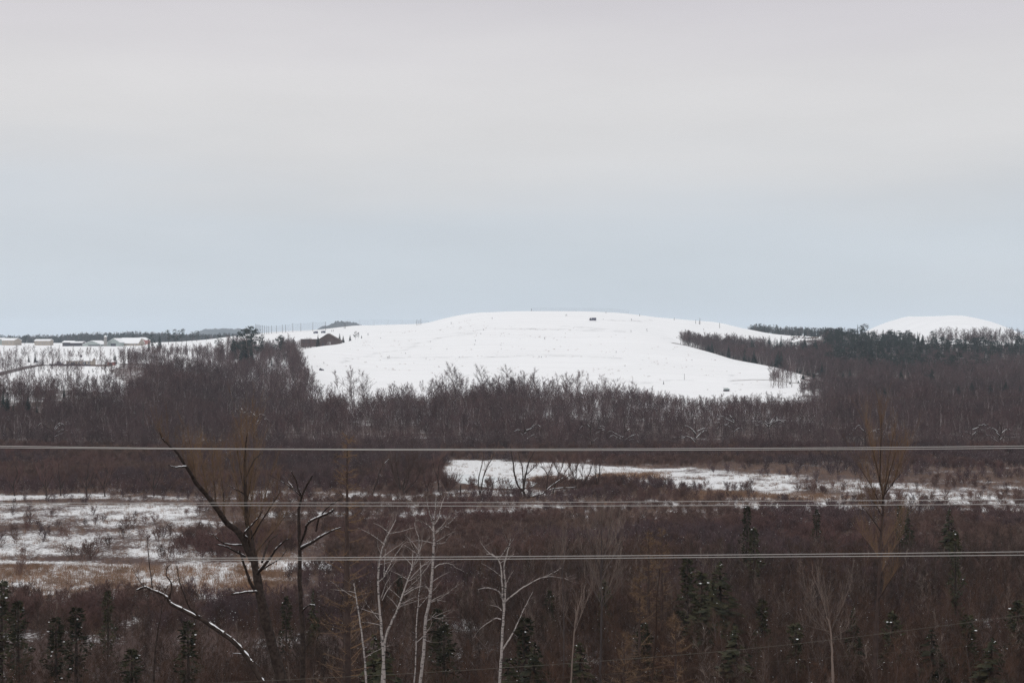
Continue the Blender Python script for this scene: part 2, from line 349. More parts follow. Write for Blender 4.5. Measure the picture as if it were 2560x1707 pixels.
def land_mat():
    m = bpy.data.materials.new('snowy_ground'); m.use_nodes = True; t = m.node_tree; b = t.nodes['Principled BSDF']
    b.inputs['Roughness'].default_value = .85; b.inputs['Specular IOR Level'].default_value = .1
    L = t.links.new; g = N(t, 'ShaderNodeNewGeometry')
    a = N(t, 'ShaderNodeAttribute', attribute_name='snow'); o = N(t, 'ShaderNodeAttribute', attribute_name='grass')
    n1 = N(t, 'ShaderNodeTexNoise'); n1.inputs['Scale'].default_value = 1.5; n1.inputs['Detail'].default_value = 5; n1.inputs['Roughness'].default_value = .65
    n2 = N(t, 'ShaderNodeTexNoise'); n2.inputs['Scale'].default_value = .11; n2.inputs['Detail'].default_value = 3
    L(g.outputs['Position'], n1.inputs['Vector']); L(g.outputs['Position'], n2.inputs['Vector'])
    q = N(t, 'ShaderNodeMath', operation='MULTIPLY_ADD'); q.inputs[1].default_value = .55; L(n1.outputs[0], q.inputs[0])
    q2 = N(t, 'ShaderNodeMath', operation='MULTIPLY'); q2.inputs[1].default_value = .45; L(n2.outputs[0], q2.inputs[0]); L(q2.outputs[0], q.inputs[2])
    r = N(t, 'ShaderNodeMapRange'); r.inputs[1].default_value = .30; r.inputs[2].default_value = .70; L(q.outputs[0], r.inputs[0])
    d = N(t, 'ShaderNodeMath', operation='SUBTRACT'); L(a.outputs['Fac'], d.inputs[0]); L(r.outputs[0], d.inputs[1])
    s = N(t, 'ShaderNodeMapRange'); s.inputs[1].default_value = -.14; s.inputs[2].default_value = .14; L(d.outputs[0], s.inputs[0])
    e = N(t, 'ShaderNodeMix', data_type='RGBA'); e.inputs[6].default_value = (.085, .056, .050, 1); e.inputs[7].default_value = (.20, .12, .075, 1); L(o.outputs['Fac'], e.inputs[0])
    # faint wind crusts and stubble lines on the open snow
    mpn = N(t, 'ShaderNodeMapping'); mpn.inputs['Scale'].default_value = (.012, .07, .05); L(g.outputs['Position'], mpn.inputs[0])
    n3 = N(t, 'ShaderNodeTexNoise'); n3.inputs['Scale'].default_value = 1; n3.inputs['Detail'].default_value = 6; n3.inputs['Roughness'].default_value = .7; L(mpn.outputs[0], n3.inputs['Vector'])
    c3 = N(t, 'ShaderNodeMapRange'); c3.inputs[1].default_value = .25; c3.inputs[2].default_value = .75; c3.inputs[3].default_value = .80; c3.inputs[4].default_value = .88; L(n3.outputs[0], c3.inputs[0])
    n4 = N(t, 'ShaderNodeTexNoise'); n4.inputs['Scale'].default_value = .35; n4.inputs['Detail'].default_value = 4; n4.inputs['Roughness'].default_value = .8; L(g.outputs['Position'], n4.inputs['Vector'])
    c4 = N(t, 'ShaderNodeMapRange'); c4.inputs[1].default_value = .665; c4.inputs[2].default_value = .74; c4.inputs[3].default_value = 1; c4.inputs[4].default_value = .62; L(n4.outputs[0], c4.inputs[0])
    cm0 = N(t, 'ShaderNodeMath', operation='MULTIPLY'); L(c3.outputs[0], cm0.inputs[0]); L(c4.outputs[0], cm0.inputs[1])
    ta = N(t, 'ShaderNodeAttribute', attribute_name='track'); n5 = N(t, 'ShaderNodeTexNoise'); n5.inputs['Scale'].default_value = .09; n5.inputs['Detail'].default_value = 6; n5.inputs['Roughness'].default_value = .8; L(g.outputs['Position'], n5.inputs['Vector'])
    c5 = N(t, 'ShaderNodeMapRange'); c5.inputs[1].default_value = .45; c5.inputs[2].default_value = .70; L(n5.outputs[0], c5.inputs[0]); t5 = N(t, 'ShaderNodeMath', operation='MULTIPLY'); L(ta.outputs['Fac'], t5.inputs[0]); L(c5.outputs[0], t5.inputs[1])
    u5 = N(t, 'ShaderNodeMath', operation='MULTIPLY_ADD'); u5.inputs[1].default_value = -.55; u5.inputs[2].default_value = 1; L(t5.outputs[0], u5.inputs[0])
    cmA = N(t, 'ShaderNodeMath', operation='MULTIPLY'); L(cm0.outputs[0], cmA.inputs[0]); L(u5.outputs[0], cmA.inputs[1])
    st = N(t, 'ShaderNodeAttribute', attribute_name='stubble'); n6 = N(t, 'ShaderNodeTexNoise'); n6.inputs['Scale'].default_value = 3.2; n6.inputs['Detail'].default_value = 3; L(g.outputs['Position'], n6.inputs['Vector'])
    c6 = N(t, 'ShaderNodeMapRange'); c6.inputs[1].default_value = .40; c6.inputs[2].default_value = .68; c6.inputs[3].default_value = .06; c6.inputs[4].default_value = .42; L(n6.outputs[0], c6.inputs[0]); s6 = N(t, 'ShaderNodeMath', operation='MULTIPLY'); L(st.outputs['Fac'], s6.inputs[0]); L(c6.outputs[0], s6.inputs[1])
    i6 = N(t, 'ShaderNodeMath', operation='SUBTRACT'); i6.inputs[0].default_value = 1; L(s6.outputs[0], i6.inputs[1]); cm = N(t, 'ShaderNodeMath', operation='MULTIPLY'); L(cmA.outputs[0], cm.inputs[0]); L(i6.outputs[0], cm.inputs[1])
    tint = N(t, 'ShaderNodeVectorMath', operation='SCALE'); tint.inputs[0].default_value = (1.0, 1.0, 1.012); L(cm.outputs[0], tint.inputs['Scale'])
    x = N(t, 'ShaderNodeMix', data_type='RGBA'); L(s.outputs[0], x.inputs[0]); L(e.outputs[2], x.inputs[6]); L(tint.outputs[0], x.inputs[7])
    L(x.outputs[2], b.inputs['Base Color'])
    bp = N(t, 'ShaderNodeBump'); bp.inputs['Strength'].default_value = .35; bp.inputs['Distance'].default_value = .4; L(n1.outputs[0], bp.inputs['Height']); L(bp.outputs[0], b.inputs['Normal'])
    return m
LAND = land_mat()
PYG = HY + (EYE - HZ) * F / np.maximum(GY, 1)
TR = np.zeros(GX.shape)
for ln in ([(840, 908), (900, 893), (975, 878), (1040, 862), (1120, 842), (1210, 823), (1330, 822), (1450, 826), (1560, 829)], [(940, 895), (1060, 893), (1160, 893), (1260, 891), (1340, 887), (1420, 889), (1560, 896)], [(1500, 800), (1580, 803), (1640, 800)], [(1400, 815), (1480, 822), (1560, 830)], [(1660, 846), (1720, 843), (1760, 836)], [(1770, 918), (1790, 930), (1830, 950), (1850, 962)], [(1500, 945), (1590, 958), (1680, 949), (1730, 950)], [(780, 905), (810, 921), (850, 930)]):
    lx = [a for a, b in ln]; ly = np.interp(pxx, lx, [b for a, b in ln]); TR = np.maximum(TR, np.exp(-((PYG - ly) / 1.6) ** 2) * (pxx > lx[0]) * (pxx < lx[-1]) * (GY > 800) * (GY < 1600))
snowmask = np.where((pxx > 2075) & (GY > 560) & (GY < 1250), .16, snowmask)
gr = grid_mesh('ground', GX, GY, HZ, {'snow': snowmask, 'grass': Gg, 'track': TR, 'stubble': np.where(GY < 470, 1.0, 0.0)}, LAND); tag(gr, kind='structure')

# far blue hills
def far_hill(pxs, tops, D, name, depth=500):
    mb_x = np.linspace(pxs[0], pxs[-1], 90); top = np.interp(mb_x, pxs, tops)
    t = np.linspace(0, 1, 26)[:, None]
    X = (mb_x[None, :] - CX) / F * D + 0 * t; Y = D + (t - .45) * 2 * depth + 0 * X
    prof = np.clip(np.sin(np.pi * np.clip(t * 1.0, 0, 1)), 0, 1) ** .8
    zt = EYE - (top - HY) * D / F
    Z = 15 + (zt[None, :] - 15) * prof * (1 - .0 * t) + (vnoise(X, Y, 45) - .5) * 16 * prof + (np.random.RandomState(3).rand(*X.shape) - .5) * 7 * prof
    m = mat('distant_woods', (.035, .045, .05), noise=(.01, 4), col2=(.07, .07, .07))
    o = grid_mesh(name, X, Y, Z, {}, m); tag(o, kind='structure'); return o
far_hill([455, 500, 525, 545, 570, 600, 640, 700], [848, 832, 824, 822, 824, 829, 832, 848], 5600, 'distant_hill')
far_hill([780, 812, 835, 850, 870, 885, 930], [846, 819, 809, 806, 809, 811, 830], 4200, 'distant_hill')

# ice of the pond
def flat_patch(name, outline, z, m, D_of=None):
    mb = MB(); vs = []
    for px, py in outline:
        D = EYE * F / (py - HY) if D_of is None else D_of
        p = P(px, py, D); vs.append((p.x, p.y, z))
    mb.poly(vs, [tuple(range(len(vs)))]); return mb.build(name, m)
M['ice'] = mat('pond_ice', (.50, .54, .55), .35, .4, noise=(.12, 3), col2=(.68, .70, .71))
tag(flat_patch('pond_ice', [(1118, 1188), (1150, 1187.5), (1200, 1191), (1250, 1196), (1310, 1201), (1345, 1209), (1330, 1218), (1290, 1224), (1230, 1222), (1180, 1214), (1140, 1206), (1118, 1197)], .19, M['ice']), kind='structure')

# the road on the left and the farm yard
def strip(name, pts, w, m, lift=.15):
    mb = MB(); vs = []
    pp = []
    for a, b in zip(pts[:-1], pts[1:]):
        for k in range(8): pp.append((a[0] + (b[0] - a[0]) * k / 8, a[1] + (b[1] - a[1]) * k / 8))
    pp.append(pts[-1])
    c = [Vector((p[0], p[1])) for p in pp]
    for i, p in enumerate(c):
        d = (c[min(i + 1, len(c) - 1)] - c[max(i - 1, 0)]).normalized(); n = Vector((-d.y, d.x))
        for s in (-.5, .5):
            q = p + n * w * s; vs.append((q.x, q.y, float(ground(q.x, q.y)) + lift))
    mb.poly(vs, [(2 * i, 2 * i + 1, 2 * i + 3, 2 * i + 2) for i in range(len(c) - 1)])
    return tag(mb.build(name, m), kind='structure')
def gx(px, D): return ((px - CX) / F * D, D)
strip('road', [gx(-300, 640), gx(-60, 700), gx(20, 770), gx(75, 830), gx(110, 862)], 7, M['road'], .25)
strip('path', [gx(1830, 925), gx(1880, 935), gx(1930, 930), gx(1990, 905), gx(2030, 890)], 2.0, M['path_snow'], .2)
strip('path', [gx(560, 752), gx(640, 760), gx(700, 756), gx(760, 748)], 5, M['snow'], .25)

# ------------------------------------------------------------------ tree generators
def wob(a): return Vector((random.uniform(-a, a), random.uniform(-a, a), random.uniform(-a, a)))
def dirv(az, el): return Vector((math.cos(az) * math.cos(el), math.sin(az) * math.cos(el), math.sin(el)))
def bend(p, d, L, n, w, up=0.0):
    pts = [Vector(p)]; d = Vector(d).normalized()
    for i in range(n):
        d = (d + wob(w) + Vector((0, 0, up / n))).normalized(); pts.append(pts[-1] + d * L / n)
    return pts
def along(pts, t):
    t = max(0, min(.9999, t)) * (len(pts) - 1); i = int(t); return pts[i].lerp(pts[i + 1], t - i), (pts[i + 1] - pts[i]).normalized()
def bare_tree(seed, H, spread=.35, el=.9, nl=14, nb=5, nt=9, tr=.16, tw=.03, start=.3, stems=1, k=4, snow=0):
    random.seed(seed); T = MB(); C = MB()
    for st in range(stems):
        lean = wob(.12 if stems == 1 else .35); lean.z = 1
        h = H * (1 if st == 0 else random.uniform(.65, .95))
        tr_ = tr * (1 if st == 0 else .75)
        tp = bend((random.uniform(-.2, .2) * (stems > 1), random.uniform(-.2, .2) * (stems > 1), -.4), lean, h + .4, 7, .06)
        T.tube(tp, [tr_ * (1 - .88 * i / 7) for i in range(8)], k)
        for i in range(nl):
            t = start + (1 - start) * (i + random.random()) / nl
            p, _ = along(tp, t); az = random.uniform(0, 6.283)
            L = H * spread * (1.15 - t) * random.uniform(.7, 1.25) + H * .06
            e = el * random.uniform(.7, 1.25)
            lp = bend(p, dirv(az, min(e, 1.45)), L, 4, .17, .12)
            T.tube(lp, [tr_ * .38 * (1.2 - t) * (1 - .85 * j / 4) + tw * .35 for j in range(5)], 3)
            if snow and random.random() < snow and e < .8:
                a, _ = along(lp, .1); b, _ = along(lp, .6); C.tube([a + Vector((0, 0, tr_ * .3)), b + Vector((0, 0, tr_ * .2))], [tr_ * .22, tr_ * .1], 3, 1)
            for j in range(nb):
                q, dd = along(lp, random.uniform(.2, 1)); d2 = (dd + wob(.8) + Vector((0, 0, .22))).normalized(); L2 = L * random.uniform(.25, .5) + .3
                bp_ = bend(q, d2, L2, 2, .15, .2); C.tube(bp_, [tw * .8, tw * .6, tw * .3], 3)
                for m_ in range(nt):
                    s_, d3 = along(bp_, random.uniform(.1, 1)); d4 = (d3 + wob(.85) + Vector((0, 0, .18))).normalized()
                    C.sliver(s_, s_ + d4 * random.uniform(.35, 1.0) * (.35 + H * .04), tw)
    return T, C
def conifer(seed, H, W, kind='spruce', snow=0.0):
    random.seed(seed); T = MB(); C = MB()
    T.tube([(0, 0, -.4), (wob(.05).x, 0, H * .5), (0, 0, H * .98)], [H * .014 + .04, H * .01 + .03, .02], 5)
    if kind == 'spruce':
        n = int(H * 3.4)
        for i in range(n):
            t = (i + .5) / n; z = H * (.07 + .93 * t); r = W * (1 - t) ** .85 * random.uniform(.75, 1.1) + .12
            nb = max(4, int(9 * (1 - t)) + 3)
            for j in range(nb):
                az = random.uniform(0, 6.283); rr = r * random.uniform(.6, 1.12); tip = Vector((math.cos(az) * rr, math.sin(az) * rr, z - rr * .28 + random.uniform(-.1, .15)))
                root = Vector((0, 0, z)); side = Vector((-math.sin(az), math.cos(az), 0)) * (rr * .22 + .06)
                mid = root.lerp(tip, .55)
                C.tri(root, mid - side, tip - Vector((0, 0, .08))); C.tri(root, tip, mid + side - Vector((0, 0, .1)))
                C.tri(mid - side * 1.2 - Vector((0, 0, .12 + rr * .1)), mid + Vector((0, 0, .08)), tip + side * .5 - Vector((0, 0, .18)))
                if random.random() < snow * 2:
                    C.blob(mid.lerp(tip, random.random()) + Vector((0, 0, .05)), random.uniform(.018, .05), 1, .6)
    elif kind == 'pine':
        for i in range(int(H * 1.7)):
            z = H * random.uniform(.35, 1); t = z / H; r = W * (.35 + .65 * math.sin(math.pi * min(1, (t - .3) / .7) ** .8)) * random.uniform(.3, 1)
            az = random.uniform(0, 6.283); c = Vector((math.cos(az) * r, math.sin(az) * r, z + r * .12))
            T.tube([(0, 0, z - r * .25), c], [.05, .02], 3)
            for j in range(34):
                q = c + Vector((random.gauss(0, .5), random.gauss(0, .5), random.gauss(0, .22))) * (W * .30); a = wob(.22 * W * .5 + .1); b = wob(.2 * W * .5 + .1)
                C.tri(q, q + a, q + b)
            if random.random() < snow: C.blob(c + Vector((0, 0, .25)), .25, 1, .4)
    elif kind == 'cedar':      # narrow, shaggy, ragged tip
        for i in range(int(H * 75)):
            t = random.random() ** .8; z = H * (.05 + .95 * t); r = W * ((1 - t) ** .6 * .9 + .08) * random.uniform(.25, 1.05) * (.75 + .35 * math.sin(z * 2.1 + seed))
            az = random.uniform(0, 6.283); q = Vector((math.cos(az) * r, math.sin(az) * r, z)); u = Vector((math.cos(az), math.sin(az), random.uniform(-.6, .7))) * random.uniform(.15, .4)
            s_ = wob(.14); C.tri(q - s_, q + s_, q + u)
            if random.random() < snow * .08: C.blob(q + u * .6, random.uniform(.05, .12), 1, .5)
    elif kind == 'larch':      # tall, see-through, fine brown twigs
        for i in range(int(H * 5)):
            t = .18 + .82 * random.random(); z = H * t; L = W * (1 - t) ** .7 * random.uniform(.5, 1.15) + .3; az = random.uniform(0, 6.283)
            lp = bend((0, 0, z), dirv(az, random.uniform(-.05, .35)), L, 3, .12, .3); C.tube(lp, [.035, .025, .018, .008], 3, 0)
            for j in range(16):
                q, d = along(lp, random.uniform(.15, 1)); C.sliver(q, q + (d * .4 + wob(.8)).normalized() * random.uniform(.25, .6), .035)
    return T, C
def joined(name, T, C, mt, mats_c):
    J = MB(); J.extend(T); J.extend(C, 1); return J.mesh(name, [mt] + mats_c)

# ------------------------------------------------------------------ scatter by geometry nodes (only for what nobody could count)
def scatter(name, xyz, rz, sc, vi, meshes, label, cat):
    if len(xyz) == 0: return
    col = bpy.data.collections.new(name + '_variants')
    for i, me in enumerate(meshes):
        o = bpy.data.objects.new('%s_variant_%02d' % (name, i), me); col.objects.link(o)
    me = bpy.data.meshes.new(name); me.vertices.add(len(xyz)); me.vertices.foreach_set('co', np.asarray(xyz, np.float32).ravel())
    for k, a, ty in (('rz', rz, 'FLOAT'), ('sc', sc, 'FLOAT'), ('vi', vi, 'INT')):
        at = me.attributes.new(k, ty, 'POINT'); at.data.foreach_set('value', np.asarray(a, np.float32 if ty == 'FLOAT' else np.int32))
    o = link(name, me); tag(o, label, cat, kind='stuff')
    g = bpy.data.node_groups.new(name, 'GeometryNodeTree')
    g.interface.new_socket('Geometry', in_out='INPUT', socket_type='NodeSocketGeometry'); g.interface.new_socket('Geometry', in_out='OUTPUT', socket_type='NodeSocketGeometry')
    gi = N(g, 'NodeGroupInput'); go = N(g, 'NodeGroupOutput'); ip = N(g, 'GeometryNodeInstanceOnPoints'); ci = N(g, 'GeometryNodeCollectionInfo')
    ci.inputs['Collection'].default_value = col; ci.inputs['Separate Children'].default_value = True; ci.inputs['Reset Children'].default_value = True
    def attr(k, ty):
        n = N(g, 'GeometryNodeInputNamedAttribute', data_type=ty); n.inputs['Name'].default_value = k; return n.outputs['Attribute']
    cx = N(g, 'ShaderNodeCombineXYZ'); L = g.links.new
    L(attr('rz', 'FLOAT'), cx.inputs[2]); L(gi.outputs[0], ip.inputs['Points']); L(ci.outputs[0], ip.inputs['Instance'])
    ip.inputs['Pick Instance'].default_value = True; L(attr('vi', 'INT'), ip.inputs['Instance Index'])
    L(cx.outputs[0], ip.inputs['Rotation']); L(attr('sc', 'FLOAT'), ip.inputs['Scale']); L(ip.outputs[0], go.inputs[0])
    md = o.modifiers.new('scatter', 'NODES'); md.node_group = g
    return o
RS = np.random.RandomState(11)
def sample(px0, px1, D0, D1, dens, keep=None):
    """random ground points, dens per square metre, in the wedge between two bearings"""
    xa = (min(px0, px1) - CX) / F; xb = (px1 - CX) / F
    area = (xb - xa) * (D1 * D1 - D0 * D0) / 2; n = int(area * dens)
    D = np.sqrt(RS.rand(n) * (D1 * D1 - D0 * D0) + D0 * D0); px = px0 + RS.rand(n) * (px1 - px0)
    x = (px - CX) / F * D
    if keep is not None:
        k = RS.rand(n) < keep(px, D, x); px, D, x = px[k], D[k], x[k]
    return px, D, x, ground(x, D)

# ------------------------------------------------------------------ woods of bare trees
VT = []   # (trunk mesh, crown mesh, joined mesh, height, word)
specs = []
for i in range(5): specs.append(('spreading', dict(H=14, spread=.34 + .05 * (i % 3), el=.68 + .1 * (i % 2), nl=19, nb=7, nt=12, tr=.16, tw=.028, start=.22 + .05 * i), 'twig_grey'))
for i in range(5): specs.append(('slender', dict(H=15, spread=.17 + .03 * (i % 3), el=1.0, nl=20, nb=6, nt=11, tr=.13, tw=.027, start=.25 + .06 * i), 'twig_grey'))
for i in range(3): specs.append(('many-stemmed', dict(H=9.5, spread=.38, el=.8, nl=9, nb=5, nt=11, tr=.10, tw=.032, start=.2, stems=3), 'twig_grey'))
for i in range(2): specs.append(('pale-stemmed', dict(H=15, spread=.15, el=1.1, nl=14, nb=4, nt=9, tr=.17, tw=.034, start=.5), 'twig_grey'))
for i, (w, kw, tm) in enumerate(specs):
    T, C = bare_tree(100 + i, snow=.12 if w == 'many-stemmed' else .04, **kw)
    mt = M['pale_bark'] if w == 'pale-stemmed' else M['bark_grey']
    VT.append((T.mesh('bare_trunk', [mt]), C.mesh('bare_crown', [M[tm], M['snow']]), joined('bare_tree_mesh', T, C, mt, [M[tm], M['snow']]), kw['H'], w))
HV = np.array([v[3] for v in VT])

def wood_keep(px, D, x):
    k = np.ones(len(px))
    fr = np.interp(px, [-300, 540, 580, 1000, 1060, 1110, 1400, 1640, 2900], [445, 440, 360, 350, 380, 430, 425, 425, 440]) + (vnoise(x, D, 14) - .5) * 50
    k[D < fr] = 0
    bk = np.interp(px, [-300, 0, 300, 380, 560, 740, 775, 785, 1640, 1700, 2050, 2070, 2900], [575, 575, 580, 700, 760, 750, 715, 730, 760, 690, 690, 900, 900]) + (vnoise(x, D, 20) - .5) * 30
    k = k * np.where((px > 780) & (px < 1680) & (D > 690), .42, 1)
    k[D > bk] = 0
    k = k * np.where((D < 520), .9, 1)
    k[(px > 770) & (px < 965) & (D > 640) & (D < 690)] *= .12
    k[(px > 560) & (px < 775) & (D > 715) & (D < 765)] *= .1
    k[(px < 300) & (D > 600)] *= .4
    return k
pw, Dw, xw, zw = sample(-250, 2810, 340, 905, 1 / 11.5, wood_keep)
def wood_h(px, D, x):
    h = np.interp(px, [-300, 300, 500, 700, 900, 1050, 1250, 1350, 1500, 1620, 1680, 2050, 2100, 2900], [9.5, 9, 10, 9.6, 8.4, 9.4, 10.8, 10.0, 8.8, 7.6, 7.0, 7.6, 9.5, 9.5])
    near = np.interp(D, [340, 460, 600, 700], [.62, .66, .85, 1])
    h = h * near * (.72 + .5 * vnoise(x, D, 34)) * (.72 + .45 * RS.rand(len(px)))
    em = (RS.rand(len(px)) < .15) & (D > 660) & (px > 760) & (px < 1660)
    h = h * np.where(em, 1.35 + .45 * vnoise(x, D, 40), 1)
    return np.clip(h, 4, 24)
hw = wood_h(pw, Dw, xw)
vw = RS.randint(0, 13, len(pw)); vw = np.where((RS.rand(len(pw)) < .20) & (Dw > 470), 13 + RS.randint(0, 2, len(pw)), vw)
vw = np.where((Dw < 470) & (RS.rand(len(pw)) < .5), 10 + RS.randint(0, 3, len(pw)), vw)
# slope woods: left flank, left fields, right forest
L1 = sample(545, 800, 850, 1090, 1 / 13., lambda px, D, x: np.where(px > np.interp(D, [850, 1000, 1090], [752, 738, 724]), 0, 1.) * np.where(px < 590, .6, 1))
L1b = sample(565, 768, 760, 850, 1 / 15.)
L1c = sample(690, 845, 1185, 1220, 1 / 14.)
L2 = sample(300, 560, 830, 1130, 1 / 26., lambda px, D, x: np.where((np.abs(px - 445) < 45) & (D > 930) & (D < 1010), .12, 1) * np.where((np.abs(px - 445) < 40) & (D > 1100), 0, 1) * np.where((px < 380) & (D > 930), .35, 1))
L2b = sample(-150, 560, 560, 830, 1 / 60., lambda px, D, x: np.where(D < 640, 1., np.where(px < 270, .45, 5.0)))
L5 = sample(-150, 560, 500, 625, 1 / 13.)
L3 = sample(-150, 330, 880, 960, 1 / 100., lambda px, D, x: np.where(vnoise(x, D, 25) > .42, 1, .25))
R1 = sample(1700, 2080, 980, 1300, 1 / 10., lambda px, D, x: (D > np.interp(px, [1700, 1715, 1802, 1860, 1920, 1999, 2060], [1178, 1172, 1132, 1092, 1040, 972, 920])) * (D < np.interp(px, [1700, 1760, 1900, 2000, 2080], [1215, 1260, 1300, 1300, 1300])) * 1.0)
R2 = sample(2010, 2850, 850, 1560, 1 / 26., lambda px, D, x: (D > np.interp(px, [2000, 2060, 2090], [975, 925, 840])) * (D < np.interp(px, [2000, 2060, 2100], [1300, 1480, 1560])) * np.where((D > 1330) & (px > 2230), .42, 1.0) * np.where((px < 2275) & (D > 1170), .35, 1.0) * np.where((D > 1040) & (vnoise(x, D, 45) > .48), .4, 1))
R3 = sample(1925, 2015, 880, 960, 1 / 26.)
R4 = sample(2000, 2120, 800, 925, 1 / 13.)
farw = []
allp = [(a, 1.0) for a in (L1, L1b, L1c, L2, L2b, L3, R1, R2, R3, R4, L5)]
hh = {0: 12, 1: 11, 2: 7, 3: 6.5, 4: 8, 5: 8.5, 6: 10.5, 7: 11, 8: 9, 9: 7, 10: 7.5}
# far tree lines
FT = []
for i in range(5):
    T, C = conifer(300 + i, 15, 3.4, 'spruce' if i % 2 else 'pine'); FT.append(joined('far_tree_mesh', T, C, M['bark_grey'], [M['needle'], M['snow']]))
for i in range(3):
    T, C = bare_tree(320 + i, 15, .33, .9, 12, 4, 9, .2, .07); FT.append(joined('far_tree_mesh', T, C, M['bark_grey'], [M['twig_grey'], M['snow']]))
def line(px0, px1, D0, D1, dens, h0, h1, hp, hv, name, label):
    px, D, x, z = sample(px0, px1, D0, D1, dens); n = len(px)
    h = (h0 + (h1 - h0) * RS.rand(n) ** 1.6) * np.interp(px, hp, hv) * (.85 + .3 * vnoise(x, D, 60))
    v = np.where(RS.rand(n) < .72, RS.randint(0, 5, n), 5 + RS.randint(0, 3, n))
    scatter(name, np.stack([x, D, z], -1), RS.rand(n) * 6.28, h / 15, v, FT, label, 'wood')
line(-250, 700, 2380, 2560, 1 / 34., 11, 18, [-250, 0, 100, 180, 300, 420, 560, 700], [.72, .74, .78, 1.0, 1.02, .86, .7, .6], 'far_wood', 'blue far line of conifers and bare trees behind the farm buildings')
line(1868, 2085, 1990, 2130, 1 / 40., 8, 13, [1868, 1900, 1950, 2085], [.8, 1.1, 1, 1], 'far_ridge_wood', 'dark far line of spruces behind the right shoulder of the snow hill')

# conifers one by one
CV = []
for i in range(4): T, C = conifer(400 + i, 12, 2.5, 'spruce', .05); CV.append(('spruce', 12, T.mesh('t', [M['bark_grey']]), C.mesh('c', [M['needle'], M['snow']])))
for i in range(4): T, C = conifer(410 + i, 13, 3.3, 'pine', .02); CV.append(('pine', 13, T.mesh('t', [M['bark_grey']]), C.mesh('c', [M['needle'], M['snow']])))
CON = []
def con(px, top, D, kind, label, group=None, width=1.0):
    g = G(px, D); h = max(2.0, (EYE - (top - HY) / F * D) - g.z)
    vi = random.choice([0, 1, 2, 3] if kind == 'spruce' else [4, 5, 6, 7]); _, H0, mt, mc = CV[vi]
    CON.append((px, HY + (EYE - g.z - h) * F / D, HY + (EYE - g.z) * F / D, D, h * .2 * width * F / D))
    r = link(kind + '_tree', None); r.location = g; s = h / H0; r.scale = (s * width, s * width, s); r.rotation_euler[2] = random.uniform(0, 6.28); r.empty_display_size = .5
    tag(r, label, 'tree', group); link('trunk', mt, r); link('crown', mc, r); return r
random.seed(77)
